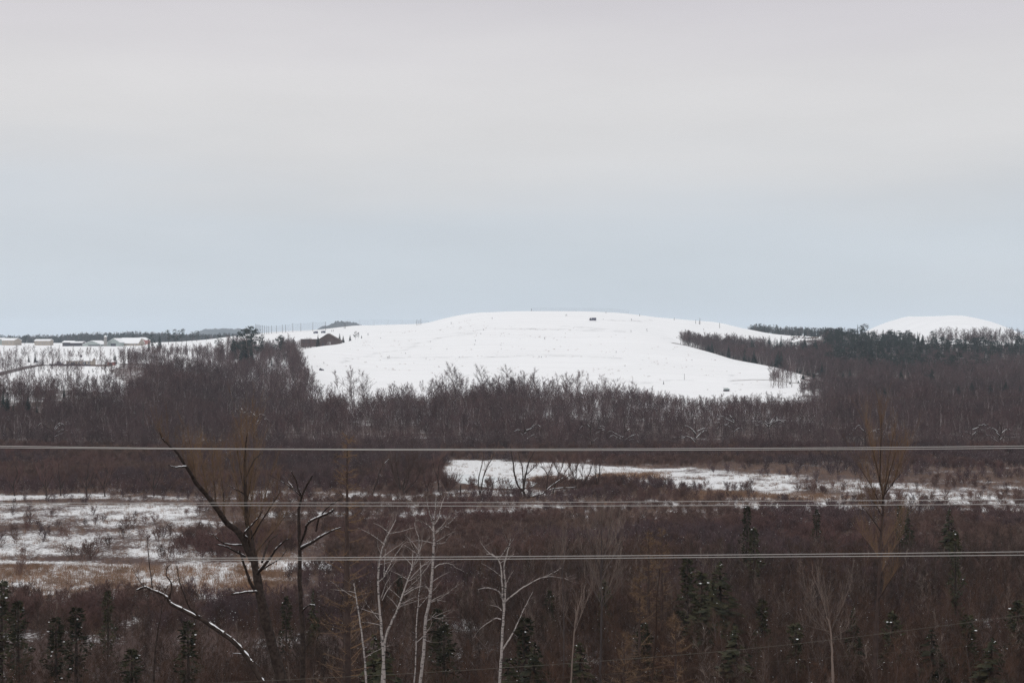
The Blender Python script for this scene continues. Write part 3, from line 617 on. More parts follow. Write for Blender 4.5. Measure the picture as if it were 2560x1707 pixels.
one = [
 (8, 974, 545, 'spruce', 'tall narrow dark spruce cut by the left edge of the photo', .8), (18, 979, 560, 'spruce', 'dark spruce, second in the clump at the left edge', .9), (33, 1008, 565, 'spruce', 'short dark spruce between the two tall ones at the left', 1.1),
 (70, 988, 555, 'spruce', 'broad dark pointed spruce in the left wood', 1.2), (92, 1013, 560, 'spruce', 'lower dark spruce just right of the broad pointed one', 1.0),
 (160, 962, 600, 'spruce', 'thin faded spruce standing alone in the left wood', .6),
 (287, 882, 890, 'spruce', 'small dark round conifer beside the white roofed house', 1.3), (232, 922, 760, 'pine', 'bushy dark conifer below the long house', 1.1), (222, 930, 765, 'spruce', 'smaller conifer leaning on the bushy one below the house', .9),
 (88, 882, 900, 'spruce', 'dark conifer left of the house above the road', .8), (72, 888, 905, 'spruce', 'short conifer by the roadside bushes at left', .9),
 (36, 836, 1520, 'spruce', 'dark spruce right of the leftmost white gable', .8), (62, 838, 1530, 'pine', 'round dark tree near the long low snowy shed', 1),
 (421, 824, 1140, 'pine', 'left tree of the tall dark pine pair on the ridge', 1.0), (440, 823, 1130, 'pine', 'right tree of the tall dark pine pair on the ridge', 1.05), (455, 822, 1450, 'pine', 'far pine behind the ridge pine pair', 1.1),
 (380, 834, 1180, 'pine', 'soft dark conifer left of the ridge pines', .8), (399, 835, 1180, 'spruce', 'upright conifer between the big barn and the ridge pines', 1.0), (372, 846, 1200, 'spruce', 'small conifer next to the big barn', .8),
 (334, 836, 1560, 'pine', 'dark tree at the end of the big barn roof', 1), (366, 830, 1600, 'pine', 'dark pine behind the red gable', 1),
 (492, 827, 1460, 'pine', 'dark pine above the left snow mound', 1.3), (480, 829, 1470, 'pine', 'low pine beside the one above the mound', 1.2), (546, 836, 1150, 'pine', 'small round pine on the ridge skyline', 1), (516, 836, 1450, 'pine', 'brownish conifer clump on the ridge skyline', 1.3),
 (583, 840, 1010, 'spruce', 'dark pointed spruce left of the tall pines', 1.3),
 (604, 822, 980, 'pine', 'left trunk of the tallest dark pines on the left ridge', 1.0), (616, 819, 975, 'pine', 'middle of the tallest dark pines on the left ridge', 1.1), (630, 818, 985, 'pine', 'right trunk of the tallest dark pines on the left ridge', 1.0),
 (612, 850, 940, 'spruce', 'dark spruce in front of the tallest pines', 1.3), (628, 862, 935, 'spruce', 'dark spruce low at the foot of the tallest pines', 1.2), (603, 868, 930, 'spruce', 'wide dark spruce at the left foot of the tallest pines', 1.2),
 (652, 838, 1020, 'pine', 'round topped pine left of the flat white sheet', .8), (697, 839, 1040, 'pine', 'round topped pine in front of the netting', .9),
 (679, 897, 950, 'spruce', 'dark spruce inside the left wood below the netting', .9), (712, 908, 930, 'spruce', 'low dark spruce near the right edge of the left wood', 1.1),
 (795, 836, 1215, 'spruce', 'pointed spruce in front of the brown barn wing', 1.1), (849, 832, 1250, 'spruce', 'first spruce right of the brown barn', 1.1), (858, 838, 1255, 'spruce', 'small spruce right of the first one by the barn', 1.2), (842, 845, 1235, 'spruce', 'bushy low spruce at the barn corner', 1.1),
 (875, 836, 1215, 'spruce', 'slim lone spruce on the slope beyond the barn', 1.2), (888, 828, 1225, 'pine', 'larger of the twin spruces on the snow slope', .9), (895, 831, 1228, 'pine', 'right one of the twin spruces on the snow slope', .8),
 (904, 837, 1238, 'spruce', 'tiny spruce between the twins and the last tree', 1.1), (920, 832, 1262, 'pine', 'last little pine up the snow slope', .9),
 (2160, 811, 1440, 'pine', 'tall flat topped pine where the second snow hill begins', 1.15), (2150, 822, 1450, 'pine', 'broad dark pine left of the flat topped one', 1.2),
 (2072, 818, 1380, 'pine', 'big dark pine at the left end of the right forest', 1.3), (2085, 822, 1390, 'pine', 'dark pine second from the left end of the right forest', 1.3), (2104, 817, 1400, 'spruce', 'pointed spruce on the right forest skyline', 1), (2144, 810, 1460, 'spruce', 'spiky skyline spruce left of the flat topped pine', .6),
 (2208, 822, 1450, 'spruce', 'spruce top in front of the second snow hill', .9), (2236, 825, 1440, 'spruce', 'star topped spruce in front of the second snow hill', 1.1), (2225, 829, 1430, 'pine', 'wide pine left of the star topped spruce', 1.3), (2248, 830, 1425, 'pine', 'wide pine right of the star topped spruce', 1.2),
 (2274, 833, 1400, 'spruce', 'pointed spruce standing free before the second hill', .9), (2294, 828, 1430, 'spruce', 'thin spruce among bare trees before the second hill', .6), (2307, 836, 1420, 'spruce', 'short spruce among bare trees before the second hill', .8), (2340, 830, 1440, 'spruce', 'narrow spruce spire before the second hill', .4), (2330, 842, 1400, 'spruce', 'little spruce beside the narrow spire', .7),
 (2012, 838, 1250, 'spruce', 'spruce in front of the rocky snow piles', 1.1), (2038, 843, 1240, 'spruce', 'spruce right of the rocky snow piles', 1.1), (1985, 836, 1270, 'pine', 'wide pine left of the rocky snow piles', .9), (1953, 838, 1270, 'spruce', 'spruce on the slope above the forest corner', .9), (1923, 838, 1280, 'spruce', 'dark spruce where the snow shoulder meets the forest', .9),
 (2008, 934, 930, 'spruce', 'bushy dark spruce at the right foot of the snow hill', 2.1), (1996, 950, 905, 'spruce', 'low dark spruce at the right foot of the snow hill', 2.3), (2035, 930, 935, 'spruce', 'snow dusted spruce right of the hill foot', 1.5), (1975, 962, 900, 'spruce', 'lowest spruce at the hill foot beside the bare trees', 1.6),
 (2055, 905, 1010, 'spruce', 'dark spruce above the hill foot clump', 1), (1948, 895, 1115, 'spruce', 'dark wide spruce behind the hill edge', 1.4), (2108, 940, 960, 'spruce', 'dark spruce in the middle of the right wood', 1.1), (2125, 935, 965, 'spruce', 'broader spruce in the middle of the right wood', 1.2),
 (2253, 935, 960, 'spruce', 'single green spruce standing out in the right wood', 1.1), (2330, 930, 965, 'spruce', 'faint spruce right of the single green one', .9), (2212, 980, 800, 'spruce', 'small spruce at the lower edge of the right wood', 1),
 (2396, 975, 840, 'spruce', 'snow dusted low spruce in the right wood', 1.5), (2430, 965, 860, 'spruce', 'spruce third from the right edge low in the wood', 1.2), (2476, 972, 850, 'spruce', 'low spruce second from the right edge', 1.3), (2515, 965, 860, 'spruce', 'low spruce near the right edge of the photo', 1.4), (2550, 975, 850, 'spruce', 'low spruce cut by the right edge of the photo', 1.3), (2350, 975, 845, 'spruce', 'small dark spruce low in the right wood', 1.2),
 (1880, 845, 1240, 'spruce', 'spruce in the middle of the hill edge forest', .8)]
for px, top, D, kd, lab, wd in one:
    if px > 2100 and D < 1000: top -= 11; wd *= 1.5
    con(px, top, D, kd, lab, None, wd)
NONE_ = len(CON)
cp = sample(1745, 2080, 1000, 1300, 1 / 260., lambda px, D, x: (D > np.interp(px, [1700, 1715, 1802, 1860, 1920, 1999, 2060], [1180, 1174, 1134, 1094, 1042, 974, 925])) * (D < np.interp(px, [1700, 1760, 1900, 2000, 2080], [1215, 1255, 1300, 1300, 1300])) * 1.0)
for px, D in zip(cp[0], cp[1]):
    g = G(px, D); h = random.uniform(7, 14); w_ = 'near the left tip' if px < 1850 else ('in the middle' if px < 1960 else 'at the wide right end'); con(px, HY + (EYE - g.z - h) * F / D, D, 'spruce', 'dark spruce %s of the forest strip behind the snow hill edge' % w_, 'spruces %s of the hill edge strip' % w_, random.uniform(.8, 1.35))
cp = sample(2060, 2620, 1040, 1540, 1 / 80., lambda px, D, x: np.where(px < 2330, 1, .9) * np.where((px > 2300) & (D > 1400), .3, 1) * np.where((px < 2260) & (D > 1250), 1, (vnoise(x, D, 45) > .48)))
_c = list(zip(cp[0], cp[1])); random.shuffle(_c)
for px, D in _c[:430]:
    g = G(px, D); h = random.uniform(9, 16); kd = random.choice(['spruce', 'pine', 'pine']); w_ = ('left part' if px < 2230 else ('middle' if px < 2400 else 'right part')); v_ = 'skyline rows' if D > 1350 else 'lower rows'; con(px, HY + (EYE - g.z - h) * F / D, D, kd, 'dark %s in the %s of the %s of the right forest' % (kd, v_, w_), kd + 's, %s, %s of the right forest' % (v_, w_), random.uniform(.9, 1.7))

X, Y, Z, Hh, Vv = [xw], [Dw], [zw], [hw], [vw]
for i, (a, _) in enumerate(allp):
    n = len(a[0]); X.append(a[2]); Y.append(a[1]); Z.append(a[3]); h = hh[i] * (.65 + .6 * RS.rand(n))
    if i == 4: h = h * np.where((a[0] > 270) & (a[1] > 760), .72, 1)
    if i == 7: h = h * np.where((a[1] > 1400) & (a[0] > 2330), 1.35, 1) * np.where((a[1] > 1050) & (a[1] < 1400), .72, 1)
    Hh.append(h); Vv.append(np.where(RS.rand(n) < .10, 13, RS.randint(0, 11, n)))
X, Y, Z, Hh, Vv = [np.concatenate(a) for a in (X, Y, Z, Hh, Vv)]
PX = CX + F * X / Y
# no bare crown stands right in front of a conifer that the photo shows free
keepm = np.ones(len(X), bool); topw = HY + (EYE - Z - Hh) * F / Y
for cpx, ctop, cbase, cD, cw in CON[:NONE_]:
    keepm &= ~((np.abs(PX - cpx) < cw + Hh * .24 * F / Y) & (Y < cD + 4) & (Y > cD - 170) & (topw < ctop + (cbase - ctop) * .55))
X, Y, Z, Hh, Vv, PX = [a[keepm] for a in (X, Y, Z, Hh, Vv, PX)]
# the 300 that show largest stand as trees of their own: those along the near edge of the wood and the tall ones against the snow
show = Hh / Y * np.where((Y < 520) | ((Y > 640) & (Y < 770)), 1, .5) * np.where((PX > -10) & (PX < 2570), 1, 0)
show = show * np.where((PX > 780) & (PX < 1640) & (Y > 640), 1.45, 1)
order = np.argsort(-show)[:300]
def zone(px, D, hill):
    if hill and 740 < px < 1640:
        w_ = ['below the last little pines', 'below the left hill slope', 'left of the hill top', 'straight below the hill top', 'below the parked truck', 'near the brush heaps'][int(np.searchsorted([920, 1050, 1200, 1350, 1500], px))]
        return 'rising over the snow ' + w_, 'tall trees ' + w_
    if px < 330: return 'at the far left of the dark wood', 'trees at the left end of the wood'
    if px < 700: return 'in the wood behind the big leaning limb tree', 'trees behind the big limb tree'
    if px < 1090: return 'in the wood left of the frozen pond', 'trees left of the pond'
    if px < 1640: return 'at the wood edge behind the frozen pond', 'trees behind the pond'
    if px < 2100: return 'at the low wood edge right of the pond', 'trees right of the pond'
    return 'at the far right of the dark wood', 'trees at the right end of the wood'
CATW = {'spreading': 'wide-crowned bare grey tree', 'slender': 'slender upright bare grey tree', 'many-stemmed': 'low many-stemmed bare willow', 'pale-stemmed': 'thin pale-barked bare tree'}
for i in order:
    v = VT[Vv[i]]; a, g = zone(PX[i], Y[i], Y[i] > 600)
    r = link('bare_tree', None); r.empty_display_size = .5; r.location = (X[i], Y[i], Z[i]); s = Hh[i] / v[3]; r.scale = (s, s, s); r.rotation_euler[2] = random.uniform(0, 6.28)
    tag(r, CATW[v[4]] + ' ' + a, 'tree', v[4] + ' ' + g)
    link('trunk', v[0], r); link('crown', v[1], r)
rest = np.ones(len(X), bool); rest[order] = False
scatter('bare_wood', np.stack([X, Y, Z], -1)[rest], RS.rand(rest.sum()) * 6.28, (Hh / HV[Vv])[rest], Vv[rest], [v[2] for v in VT], 'dense leafless grey brown wood filling the valley and slopes', 'wood')

# ------------------------------------------------------------------ marsh: shrubs, grass
SH = []
for i in range(5): T, C = bare_tree(500 + i, 2.4, .5, .95, 5, 4, 8, .022, .024, .05, 5, 3); SH.append(joined('shrub_mesh', T, C, M['twig_red'], [M['twig_red'], M['snow']]))
for i in range(3):
    T, C = bare_tree(510 + i, 2.6, .45, .95, 5, 4, 8, .025, .022, .05, 5, 3)
    for j in range(4): C.blob((random.uniform(-.8, .8), random.uniform(-.8, .8), random.uniform(.5, 2)), random.uniform(.05, .1), 1)
    SH.append(joined('shrub_mesh', T, C, M['twig_grey'], [M['twig_grey'], M['snow']]))
def shrub_keep(px, D, x):
    s, g, p2, py = cover(x, D)
    k = np.clip(1 - s * 1.45, .0, 1)
    k = k * np.where(g > .4, .08, 1)
    # thick growth: before the wood, and from the middle distance to the foreground
    thick = band(py, 1105, 1164, 8) * (px > 1080) + band(py, 1110, 1236, 8) * (px <= 1080) + sstep(1278, 1300, py) * (px > 820) + sstep(1485, 1520, py)
    thick = thick + band(py, 1205, 1245, 5) * band(px, 1380, 1560, 30) + band(py, 1330, 1385, 12) * band(px, 420, 680, 40) + band(py, 1215, 1242, 6) * (px > 1500) * (px < 1900) * .5
    k = k * np.clip(thick + .12 + .45 * band(py, 1240, 1300, 8) * (px > 600) + .16 * (vnoise(x, D, 12) > .62), 0, 1)
    ice = band(py, 1189, 1207, 2) * band(px, 1120, 1320, 8)
    return k * (1 - ice)
a = sample(-250, 2810, 172, 460, .42, shrub_keep); n = len(a[0])
sc_ = np.interp(HY + EYE * F / a[1], [1110, 1160, 1290, 1400, 1700], [1.0, .85, .8, 1.1, 1.2]) * (.6 + .55 * RS.rand(n)) * (.75 + .5 * vnoise(a[2], a[1], 16))
vi = np.where(vnoise(a[2], a[1], 22) + .3 * RS.rand(n) > .72, 5 + RS.randint(0, 3, n), RS.randint(0, 5, n))
scatter('shrub_thicket', np.stack([a[2], a[1], a[3]], -1), RS.rand(n) * 6.28, sc_, vi, SH, 'low reddish brown leafless shrubs covering the marsh', 'shrubs')
TU = []
random.seed(9)
for i in range(6):
    mb = MB()
    for j in range(26):
        p = Vector((random.gauss(0, .35), random.gauss(0, .35), -.05)); mb.sliver(p, p + Vector((random.gauss(0, .2), random.gauss(0, .2), random.uniform(.35, 1.0))), .035)
    TU.append(mb.mesh('tuft_mesh', [M['grass'] if i < 3 else M['reed']]))
def grass_keep(px, D, x):
    s, g, p2, py = cover(x, D); k = np.clip(g + np.clip(.85 - s, .06, 1) * .7 * (.3 + vnoise(x, D, 7)), 0, 1)
    k = np.where(py < 1160, k * .4, k); ice = band(py, 1189, 1209, 2) * band(px, 1120, 1330, 8); return k * (1 - ice)
a = sample(-250, 2810, 172, 440, 1.3, grass_keep); n = len(a[0]); s, g, _, _ = cover(a[2], a[1])
vi = np.where(RS.rand(n) < .12 + g, RS.randint(0, 3, n), 3 + RS.randint(0, 3, n))
scatter('dry_grass', np.stack([a[2], a[1], a[3]], -1), RS.rand(n) * 6.28, .55 + .6 * RS.rand(n) + .35 * g, vi, TU, 'dry orange and straw coloured grass poking through marsh snow', 'grass')

def weed_keep(px, D, x):
    py = HY + (EYE - ground(x, D)) * F / D
    k = .05 + .9 * (vnoise(x, D, 40) > .62) * (vnoise(x, D, 9) > .55)
    k = k + .8 * (np.abs(py - np.interp(px, [840, 975, 1120, 1210, 1450, 1560], [908, 878, 842, 823, 826, 829])) < 1.5) * (px > 840) * (px < 1560) + .6 * (np.abs(py - 892) < 1.2) * (px > 940) * (px < 1500)
    return k * (ground(x, D) < 64) * (px > 770) * (px < 1980) * (D < np.interp(px, [770, 900, 1000, 1700, 1800, 1980], [1000, 1150, 1500, 1150, 1080, 950]))
a = sample(770, 1980, 800, 1500, .012, weed_keep); n = len(a[0])
scatter('dry_weeds', np.stack([a[2], a[1], a[3]], -1), RS.rand(n) * 6.28, .5 + .9 * RS.rand(n), RS.randint(3, 6, n), TU, 'sparse dry weeds poking through the snow of the hill', 'weeds')

# ------------------------------------------------------------------ foreground thicket of saplings
SP = []
for i in range(6):
    T, C = bare_tree(600 + i, 8, .16, 1.15, 14, 4, 9, .045, .016, .25, 1, 3); SP.append((T, C, 'twig_brown', 'bark_grey', 8))
for i in range(4):
    T, C = bare_tree(610 + i, 7, .32, .8, 12, 5, 9, .05, .016, .15, 2, 3, snow=.16); SP.append((T, C, 'twig_brown', 'twig_brown', 7))
for i in range(2):
    T, C = bare_tree(620 + i, 7.5, .2, 1.1, 12, 4, 8, .045, .018, .2, 1, 3); SP.append((T, C, 'twig_pale', 'twig_pale', 7.5))
for (T, C, a_, b_, H_) in SP:
    if random.random() < .6: q = Vector(random.choice(C.v)); C.blob(q, random.uniform(.03, .07), 1, .5)
SPm = [joined('sapling_mesh', T, C, M[b_], [M[a_], M['snow']]) for (T, C, a_, b_, H_) in SP]
SPt = [(T.mesh('sapling_trunk', [M[b_]]), C.mesh('sapling_crown', [M[a_], M['snow']])) for (T, C, a_, b_, H_) in SP]
def sap_keep(px, D, x):
    top = np.interp(px, [-300, 0, 250, 350, 620, 700, 900, 1100, 1400, 2900], [1500, 1500, 1500, 1520, 1540, 1500, 1440, 1400, 1360, 1340])
    Dmax = EYE * F / (top - HY) * .9
    return (D < Dmax) * (.45 + .55 * (vnoise(x, D, 15) > .35)) * np.where((px > 1090) & (px < 1170) & (D > 150), .3, 1)
a = sample(-200, 2760, 96, 250, .42, sap_keep); n = len(a[0])
hs = np.interp(a[1], [96, 130, 180, 250], [1.0, .95, .75, .55]) * (.65 + .5 * RS.rand(n)) * np.interp(a[0], [0, 400, 900, 1300], [.72, .70, .85, 1.0])
vi = np.where(RS.rand(n) < .07, 10 + RS.randint(0, 2, n), RS.randint(0, 10, n))
# those that show largest as trees of their own
vis = np.where((a[0] > 0) & (a[0] < 2560) & (a[1] < 135), RS.rand(n), 0); od = np.argsort(-vis)[:150]
segs = [(330, 'left of the snow covered leaning trunk'), (720, 'around the big limb tree at left'), (1080, 'behind the birch clump'), (1400, 'around the forked white birch'), (1900, 'in the middle right foreground thicket'), (2700, 'in the dark thicket at the right')]
for i in od:
    if vis[i] <= 0: continue
    w = [s_[1] for s_ in segs if a[0][i] < s_[0]][0]; v = vi[i]; kd = 'thin straight leafless sapling' if v < 6 else ('bushy leafless sapling' if v < 10 else 'pale leafless sapling')
    r = link('sapling', None); r.empty_display_size = .3; r.location = (a[2][i], a[1][i], a[3][i]); r.scale = [float(hs[i])] * 3; r.rotation_euler[2] = random.uniform(0, 6.28)
    tag(r, kd + ' ' + w, 'sapling', kd.split()[0] + ' saplings ' + w); link('trunk', SPt[v][0], r); link('crown', SPt[v][1], r)
rest = np.ones(n, bool); rest[od] = False
scatter('sapling_thicket', np.stack([a[2], a[1], a[3]], -1)[rest], RS.rand(rest.sum()) * 6.28, hs[rest], vi[rest], SPm, 'dark tangle of thin leafless saplings filling the foreground', 'thicket')

# cedars and spruces of the foreground
FC = []
for i in range(3): T, C = conifer(700 + i, 9, 1.5, 'cedar', .10); FC.append(('cedar', 9, T, C, 'needle_olive'))
for i in range(2): T, C = conifer(710 + i, 9, 2.2, 'spruce', .035); FC.append(('spruce', 9, T, C, 'needle_olive'))
FCm = [(k, H, T.mesh('t', [M['bark_dark']]), C.mesh('c', [M[m_], M['snow']])) for k, H, T, C, m_ in FC]
def fcon(px, top, D, kd, label, w=1.0):
    g = G(px, D); h = max(1.5, (EYE - (top - HY) / F * D) - g.z); vi = random.choice([0, 1, 2] if kd == 'cedar' else [3, 4]); _, H0, mt, mc = FCm[vi]; s = h / H0
    r = link(kd + '_tree', None); r.location = g; r.scale = (s * w, s * w, s); r.rotation_euler[2] = random.uniform(0, 6.28); r.empty_display_size = .5
    tag(r, label, 'tree'); link('trunk', mt, r); link('crown', mc, r)
for q in [
 (1868, 1264, 205, 'cedar', 'narrow dark cedar rising above the shrubs right of centre', .9), (1885, 1320, 190, 'cedar', 'rusty cedar just below the narrow dark one', 1.1), (2042, 1272, 230, 'cedar', 'small olive cedar at the marsh edge', 1.0), (2249, 1264, 225, 'cedar', 'thin cedar right of the orange willow', .8), (2270, 1268, 230, 'spruce', 'little spruce beside the thin cedar', .9),
 (2373, 1267, 215, 'spruce', 'small dark spruce at the right marsh edge', 1.1), (2389, 1330, 165, 'cedar', 'tall dark narrow cedar at the right', .7), (1800, 1398, 150, 'spruce', 'dark pointed spruce with dots of snow right of centre', 1.5), (1718, 1398, 150, 'cedar', 'olive cedar left of the pointed spruce', 1.0), (1755, 1430, 145, 'cedar', 'broad olive cedar at the foot of the pointed spruce', 1.4), (1780, 1450, 140, 'spruce', 'low wide spruce before the pointed spruce', 1.5),
 (270, 1474, 150, 'cedar', 'tall dark cedar column at the left', .9), (4, 1455, 140, 'cedar', 'dark cedar cut by the left edge of the photo', 1.2), (45, 1500, 135, 'cedar', 'dark cedar near the left edge', 1.2), (140, 1545, 130, 'cedar', 'ragged cedar between the left edge and the tall column', 1.2), (190, 1520, 135, 'cedar', 'snow flecked cedar left of the tall column', 1.3), (470, 1555, 125, 'cedar', 'olive cedar under the snow covered trunk', 1.2), (330, 1620, 118, 'cedar', 'low dark cedar at the bottom left', 1.5),
 (715, 1490, 150, 'cedar', 'olive cedar between the big tree and the snag', .9), (783, 1468, 160, 'spruce', 'small snow topped spruce beside the snag', .7), (1000, 1440, 180, 'cedar', 'brown cedar behind the left birches', 1.2), (935, 1580, 105, 'spruce', 'dark young spruce in front of the left birch', 1.2), (960, 1600, 103, 'spruce', 'low dark spruce among the birch stems', 1.4),
 (1095, 1520, 135, 'cedar', 'shaggy olive cedar right of the tall birch', 1.4), (1110, 1560, 125, 'cedar', 'dark cedar low beside the tall birch', 1.4), (1375, 1475, 160, 'cedar', 'small dark cedar right of the forked birch', 1.0), (1310, 1545, 120, 'cedar', 'olive cedar behind the forked birch limb', 1.2), (1335, 1600, 112, 'spruce', 'wide dark spruce right of the forked birch', 1.6), (1270, 1640, 104, 'spruce', 'low dark spruce at the forked birch foot', 1.6),
 (1510, 1450, 155, 'cedar', 'dark cedar inside the fan shaped tree', 1.0), (1450, 1600, 112, 'spruce', 'dark spruce at the bottom centre', 1.5), (1610, 1560, 125, 'cedar', 'dark rusty cedar at the bottom right of centre', 1.2), (1840, 1560, 120, 'spruce', 'wide dark spruce at the bottom right', 1.7), (1905, 1500, 140, 'cedar', 'dark cedar right of the pointed spruce', 1.0), (1990, 1560, 125, 'cedar', 'dark cedar left of the fan topped sapling', 1.2),
 (2135, 1510, 135, 'spruce', 'dark little spruce left of the big willow trunk', .8), (2230, 1530, 130, 'cedar', 'dark cedar right of the big willow trunk', 1.2), (2330, 1570, 120, 'spruce', 'wide dark spruce in the right foreground', 1.6), (2420, 1540, 128, 'cedar', 'dark cedar in the right foreground', 1.2), (2480, 1590, 118, 'spruce', 'dark spruce near the bottom right corner', 1.7), (2545, 1500, 135, 'cedar', 'dark cedar cut by the right edge of the photo', 1.4)]: fcon(*q)

# ------------------------------------------------------------------ traced trees of the foreground and the marsh
def cat(pts, n=5):
    out_ = []
    p = [pts[0]] + list(pts) + [pts[-1]]
    for i in range(1, len(p) - 2):
        for k in range(n):
            t = k / n; a, b, c, d = p[i - 1], p[i], p[i + 1], p[i + 2]
            out_.append(.5 * ((2 * b) + (c - a) * t + (2 * a - 5 * b + 4 * c - d) * t * t + (-a + 3 * b - 3 * c + d) * t ** 3))
    out_.append(p[-2]); return out_
class Hero:
    def __init__(s, name, D, base_px, label, cat_, bark, twig, group=None):
        s.D = D; s.g = G(base_px, D); s.root = thing(name, s.g, label, cat_, group); s.T = MB(); s.B = MB(); s.C = MB(); s.S = MB(); s.bark = bark; s.twig = twig
    def w(s, px, py, dz=0): return P(px, py, s.D + dz) - s.g
    def limb(s, pts, w0, w1, dz=0, dz1=None, snow=0.0, toground=False, mb=None, jit=.6, k=6):
        dz1 = dz if dz1 is None else dz1; n = len(pts)
        q = [s.w(p[0], p[1], dz + (dz1 - dz) * i / max(1, n - 1)) for i, p in enumerate(pts)]
        c = cat(q, 5); u = s.D / F
        if toground:
            b = c[0]; dd = (c[0] - c[1]); dd = dd / max(.05, abs(dd.z)); dd.x = max(-.45, min(.45, dd.x)); hz = b.z + .3; ex = []
            for i in range(6, 0, -1):
                t = i / 6; ex.append(Vector((b.x + dd.x * hz * (t - t * t * .5), b.y, b.z - hz * t)))
            c = ex + c
        m_ = len(c)
        r = []
        for i, p in enumerate(c):
            rr = (w0 + (w1 - w0) * (i / (m_ - 1))) * .5 * u; r.append(rr * random.uniform(.92, 1.1))
            if 0 < i < m_ - 1: c[i] = p + wob(jit * u)
        (mb or s.T).tube(c, r, k)
        if snow:
            i = 0
            while i < m_ - 2:
                if random.random() < snow:
                    L = random.randint(2, 5); seg = c[i:i + L + 1]; rs = r[i:i + L + 1]
                    if len(seg) > 1:
                        s.S.tube([p + Vector((0, -rr * .15, rr * .8)) for p, rr in zip(seg, rs)], [rr * random.uniform(.32, .72) for rr in rs[:-1]] + [rs[-1] * .2], 5)
                    i += L
                else: i += random.randint(1, 3)
        s.last = c; return c
    def twigs(s, path, n, L, up=.5, wpx=1.2, t0=0.0, t1=1.0, sub=5, spread=.8, out=None):
        u = s.D / F
        for i in range(n):
            p, d = along(path, random.uniform(t0, t1)); base = (out if out is not None else d)
            d2 = (base * .6 + wob(spread) + Vector((0, 0, up))).normalized(); l = L * random.uniform(.35, 1.15) * u
            b = bend(p, d2, l, 4, .10, up * .3); s.C.tube(b, [wpx * u * .5 * f for f in (1, .85, .65, .45, .2)], 3)
            for j in range(sub):
                q, d3 = along(b, random.uniform(.15, .95)); d4 = (d3 + wob(.45) + Vector((0, 0, up * .2))).normalized(); ll = l * random.uniform(.15, .4)
                e = bend(q, d4, ll, 2, .08, .1); s.C.tube(e, [wpx * u * .32, wpx * u * .22, wpx * u * .08], 3)
                for j2 in range(2):
                    q2, d5 = along(e, random.uniform(.2, .9)); s.C.sliver(q2, q2 + (d5 + wob(.5)).normalized() * ll * .5, wpx * u * .4)
    def done(s):
        s.T.build('trunk', M[s.bark], s.root, True)
        if s.B.v: s.B.build('branch', M[s.bark], s.root, True)
        if s.C.v: s.C.build('crown', M[s.twig], s.root)
        if s.S.v: o = s.S.build('snow', M['snow'], s.root, True)
random.seed(2024)
V3 = Vector
# big tree with the long diagonal limb
h = Hero('willow_tree', 72, 720, 'big dark tree with long diagonal left limb and orange brown twigs', 'tree', 'bark_dark', 'twig_orange')
tr = h.limb([(707, 1707), (680, 1611), (658, 1524), (642, 1437), (632, 1381), (623, 1331), (616, 1290), (612, 1198), (614, 1120), (620, 1075)], 34, 1.2, toground=True, k=8)
l1 = h.limb([(630, 1400), (600, 1335), (568, 1308), (550, 1283), (518, 1239), (490, 1207), (476, 1182), (465, 1166), (440, 1129), (419, 1110), (405, 1095), (398, 1080)], 17, 1.2, 0, -4, snow=.10, mb=h.B)
l2 = h.limb([(465, 1166), (450, 1167), (433, 1167), (420, 1162)], 5, 1.5, -3, -4, snow=.7, mb=h.B)
l3 = h.limb([(618, 1345), (610, 1334), (631, 1310), (640, 1300), (656, 1278)], 7, 2, -1, -2, snow=.7, mb=h.B)
l4 = h.limb([(612, 1362), (588, 1362), (560, 1358), (547, 1350), (535, 1338), (520, 1332)], 5, 1.2, 0, -2, snow=.6, mb=h.B)
l5 = h.limb([(612, 1392), (601, 1385), (570, 1368), (539, 1360)], 7, 2, 0, -2, snow=.9, mb=h.B)
l6 = h.limb([(638, 1437), (655, 1420), (675, 1395), (690, 1372), (711, 1352), (722, 1346)], 9, 2, 0, -3, snow=.45, mb=h.B)
l7 = h.limb([(645, 1430), (673, 1412), (700, 1396), (718, 1372)], 6, 1.5, 0, 3, snow=.3, mb=h.B)
l8 = h.limb([(655, 1405), (673, 1352), (690, 1340), (696, 1330)], 6, 1.5, 0, 4, mb=h.B)
l9 = h.limb([(645, 1480), (636, 1478), (612, 1480), (578, 1485)], 7, 4, 0, -1, snow=.8, mb=h.B)
l10 = h.limb([(648, 1490), (628, 1460), (617, 1430), (605, 1395), (598, 1375)], 9, 4, 0, -1, snow=.75, mb=h.B)
l11 = h.limb([(618, 1240), (600, 1228), (590, 1224), (572, 1212)], 4, 1.5, 0, -2, snow=.5, mb=h.B)
l12 = h.limb([(613, 1200), (632, 1155), (650, 1135), (660, 1120)], 4, 1.5, 0, 2, mb=h.B)
up_ = [h.limb([(x0, y0), ((x0 + x1) / 2 + random.uniform(-6, 6), (y0 + y1) / 2), (x1, y1)], 4.5, 1.2, 0, random.uniform(-6, 6), mb=h.B) for x0, y0, x1, y1 in
       [(622, 1330, 575, 1130), (620, 1300, 650, 1100), (618, 1280, 590, 1105), (628, 1370, 680, 1180), (625, 1350, 700, 1230), (560, 1298, 545, 1150), (540, 1265, 530, 1130), (520, 1240, 500, 1110), (618, 1250, 635, 1080), (614, 1220, 600, 1070), (630, 1390, 720, 1280), (490, 1207, 470, 1090)]]
for p_ in up_: h.twigs(p_, 40, 80, .7, .85, .05, 1, 5, .6)
h.twigs(tr, 80, 105, .75, .85, .42, 1, 5, .65); h.twigs(l1, 85, 80, .8, .85, .08, 1, 5, .6); h.twigs(l6, 16, 60, .7, .6, .3, 1, 3, .5); h.twigs(l8, 7, 60, .9, 1, .3, 1, 3)
for p_ in (l7, l9, l4): h.twigs(p_, 5, 40, .5, 1, .3, 1, 2)
h.done()
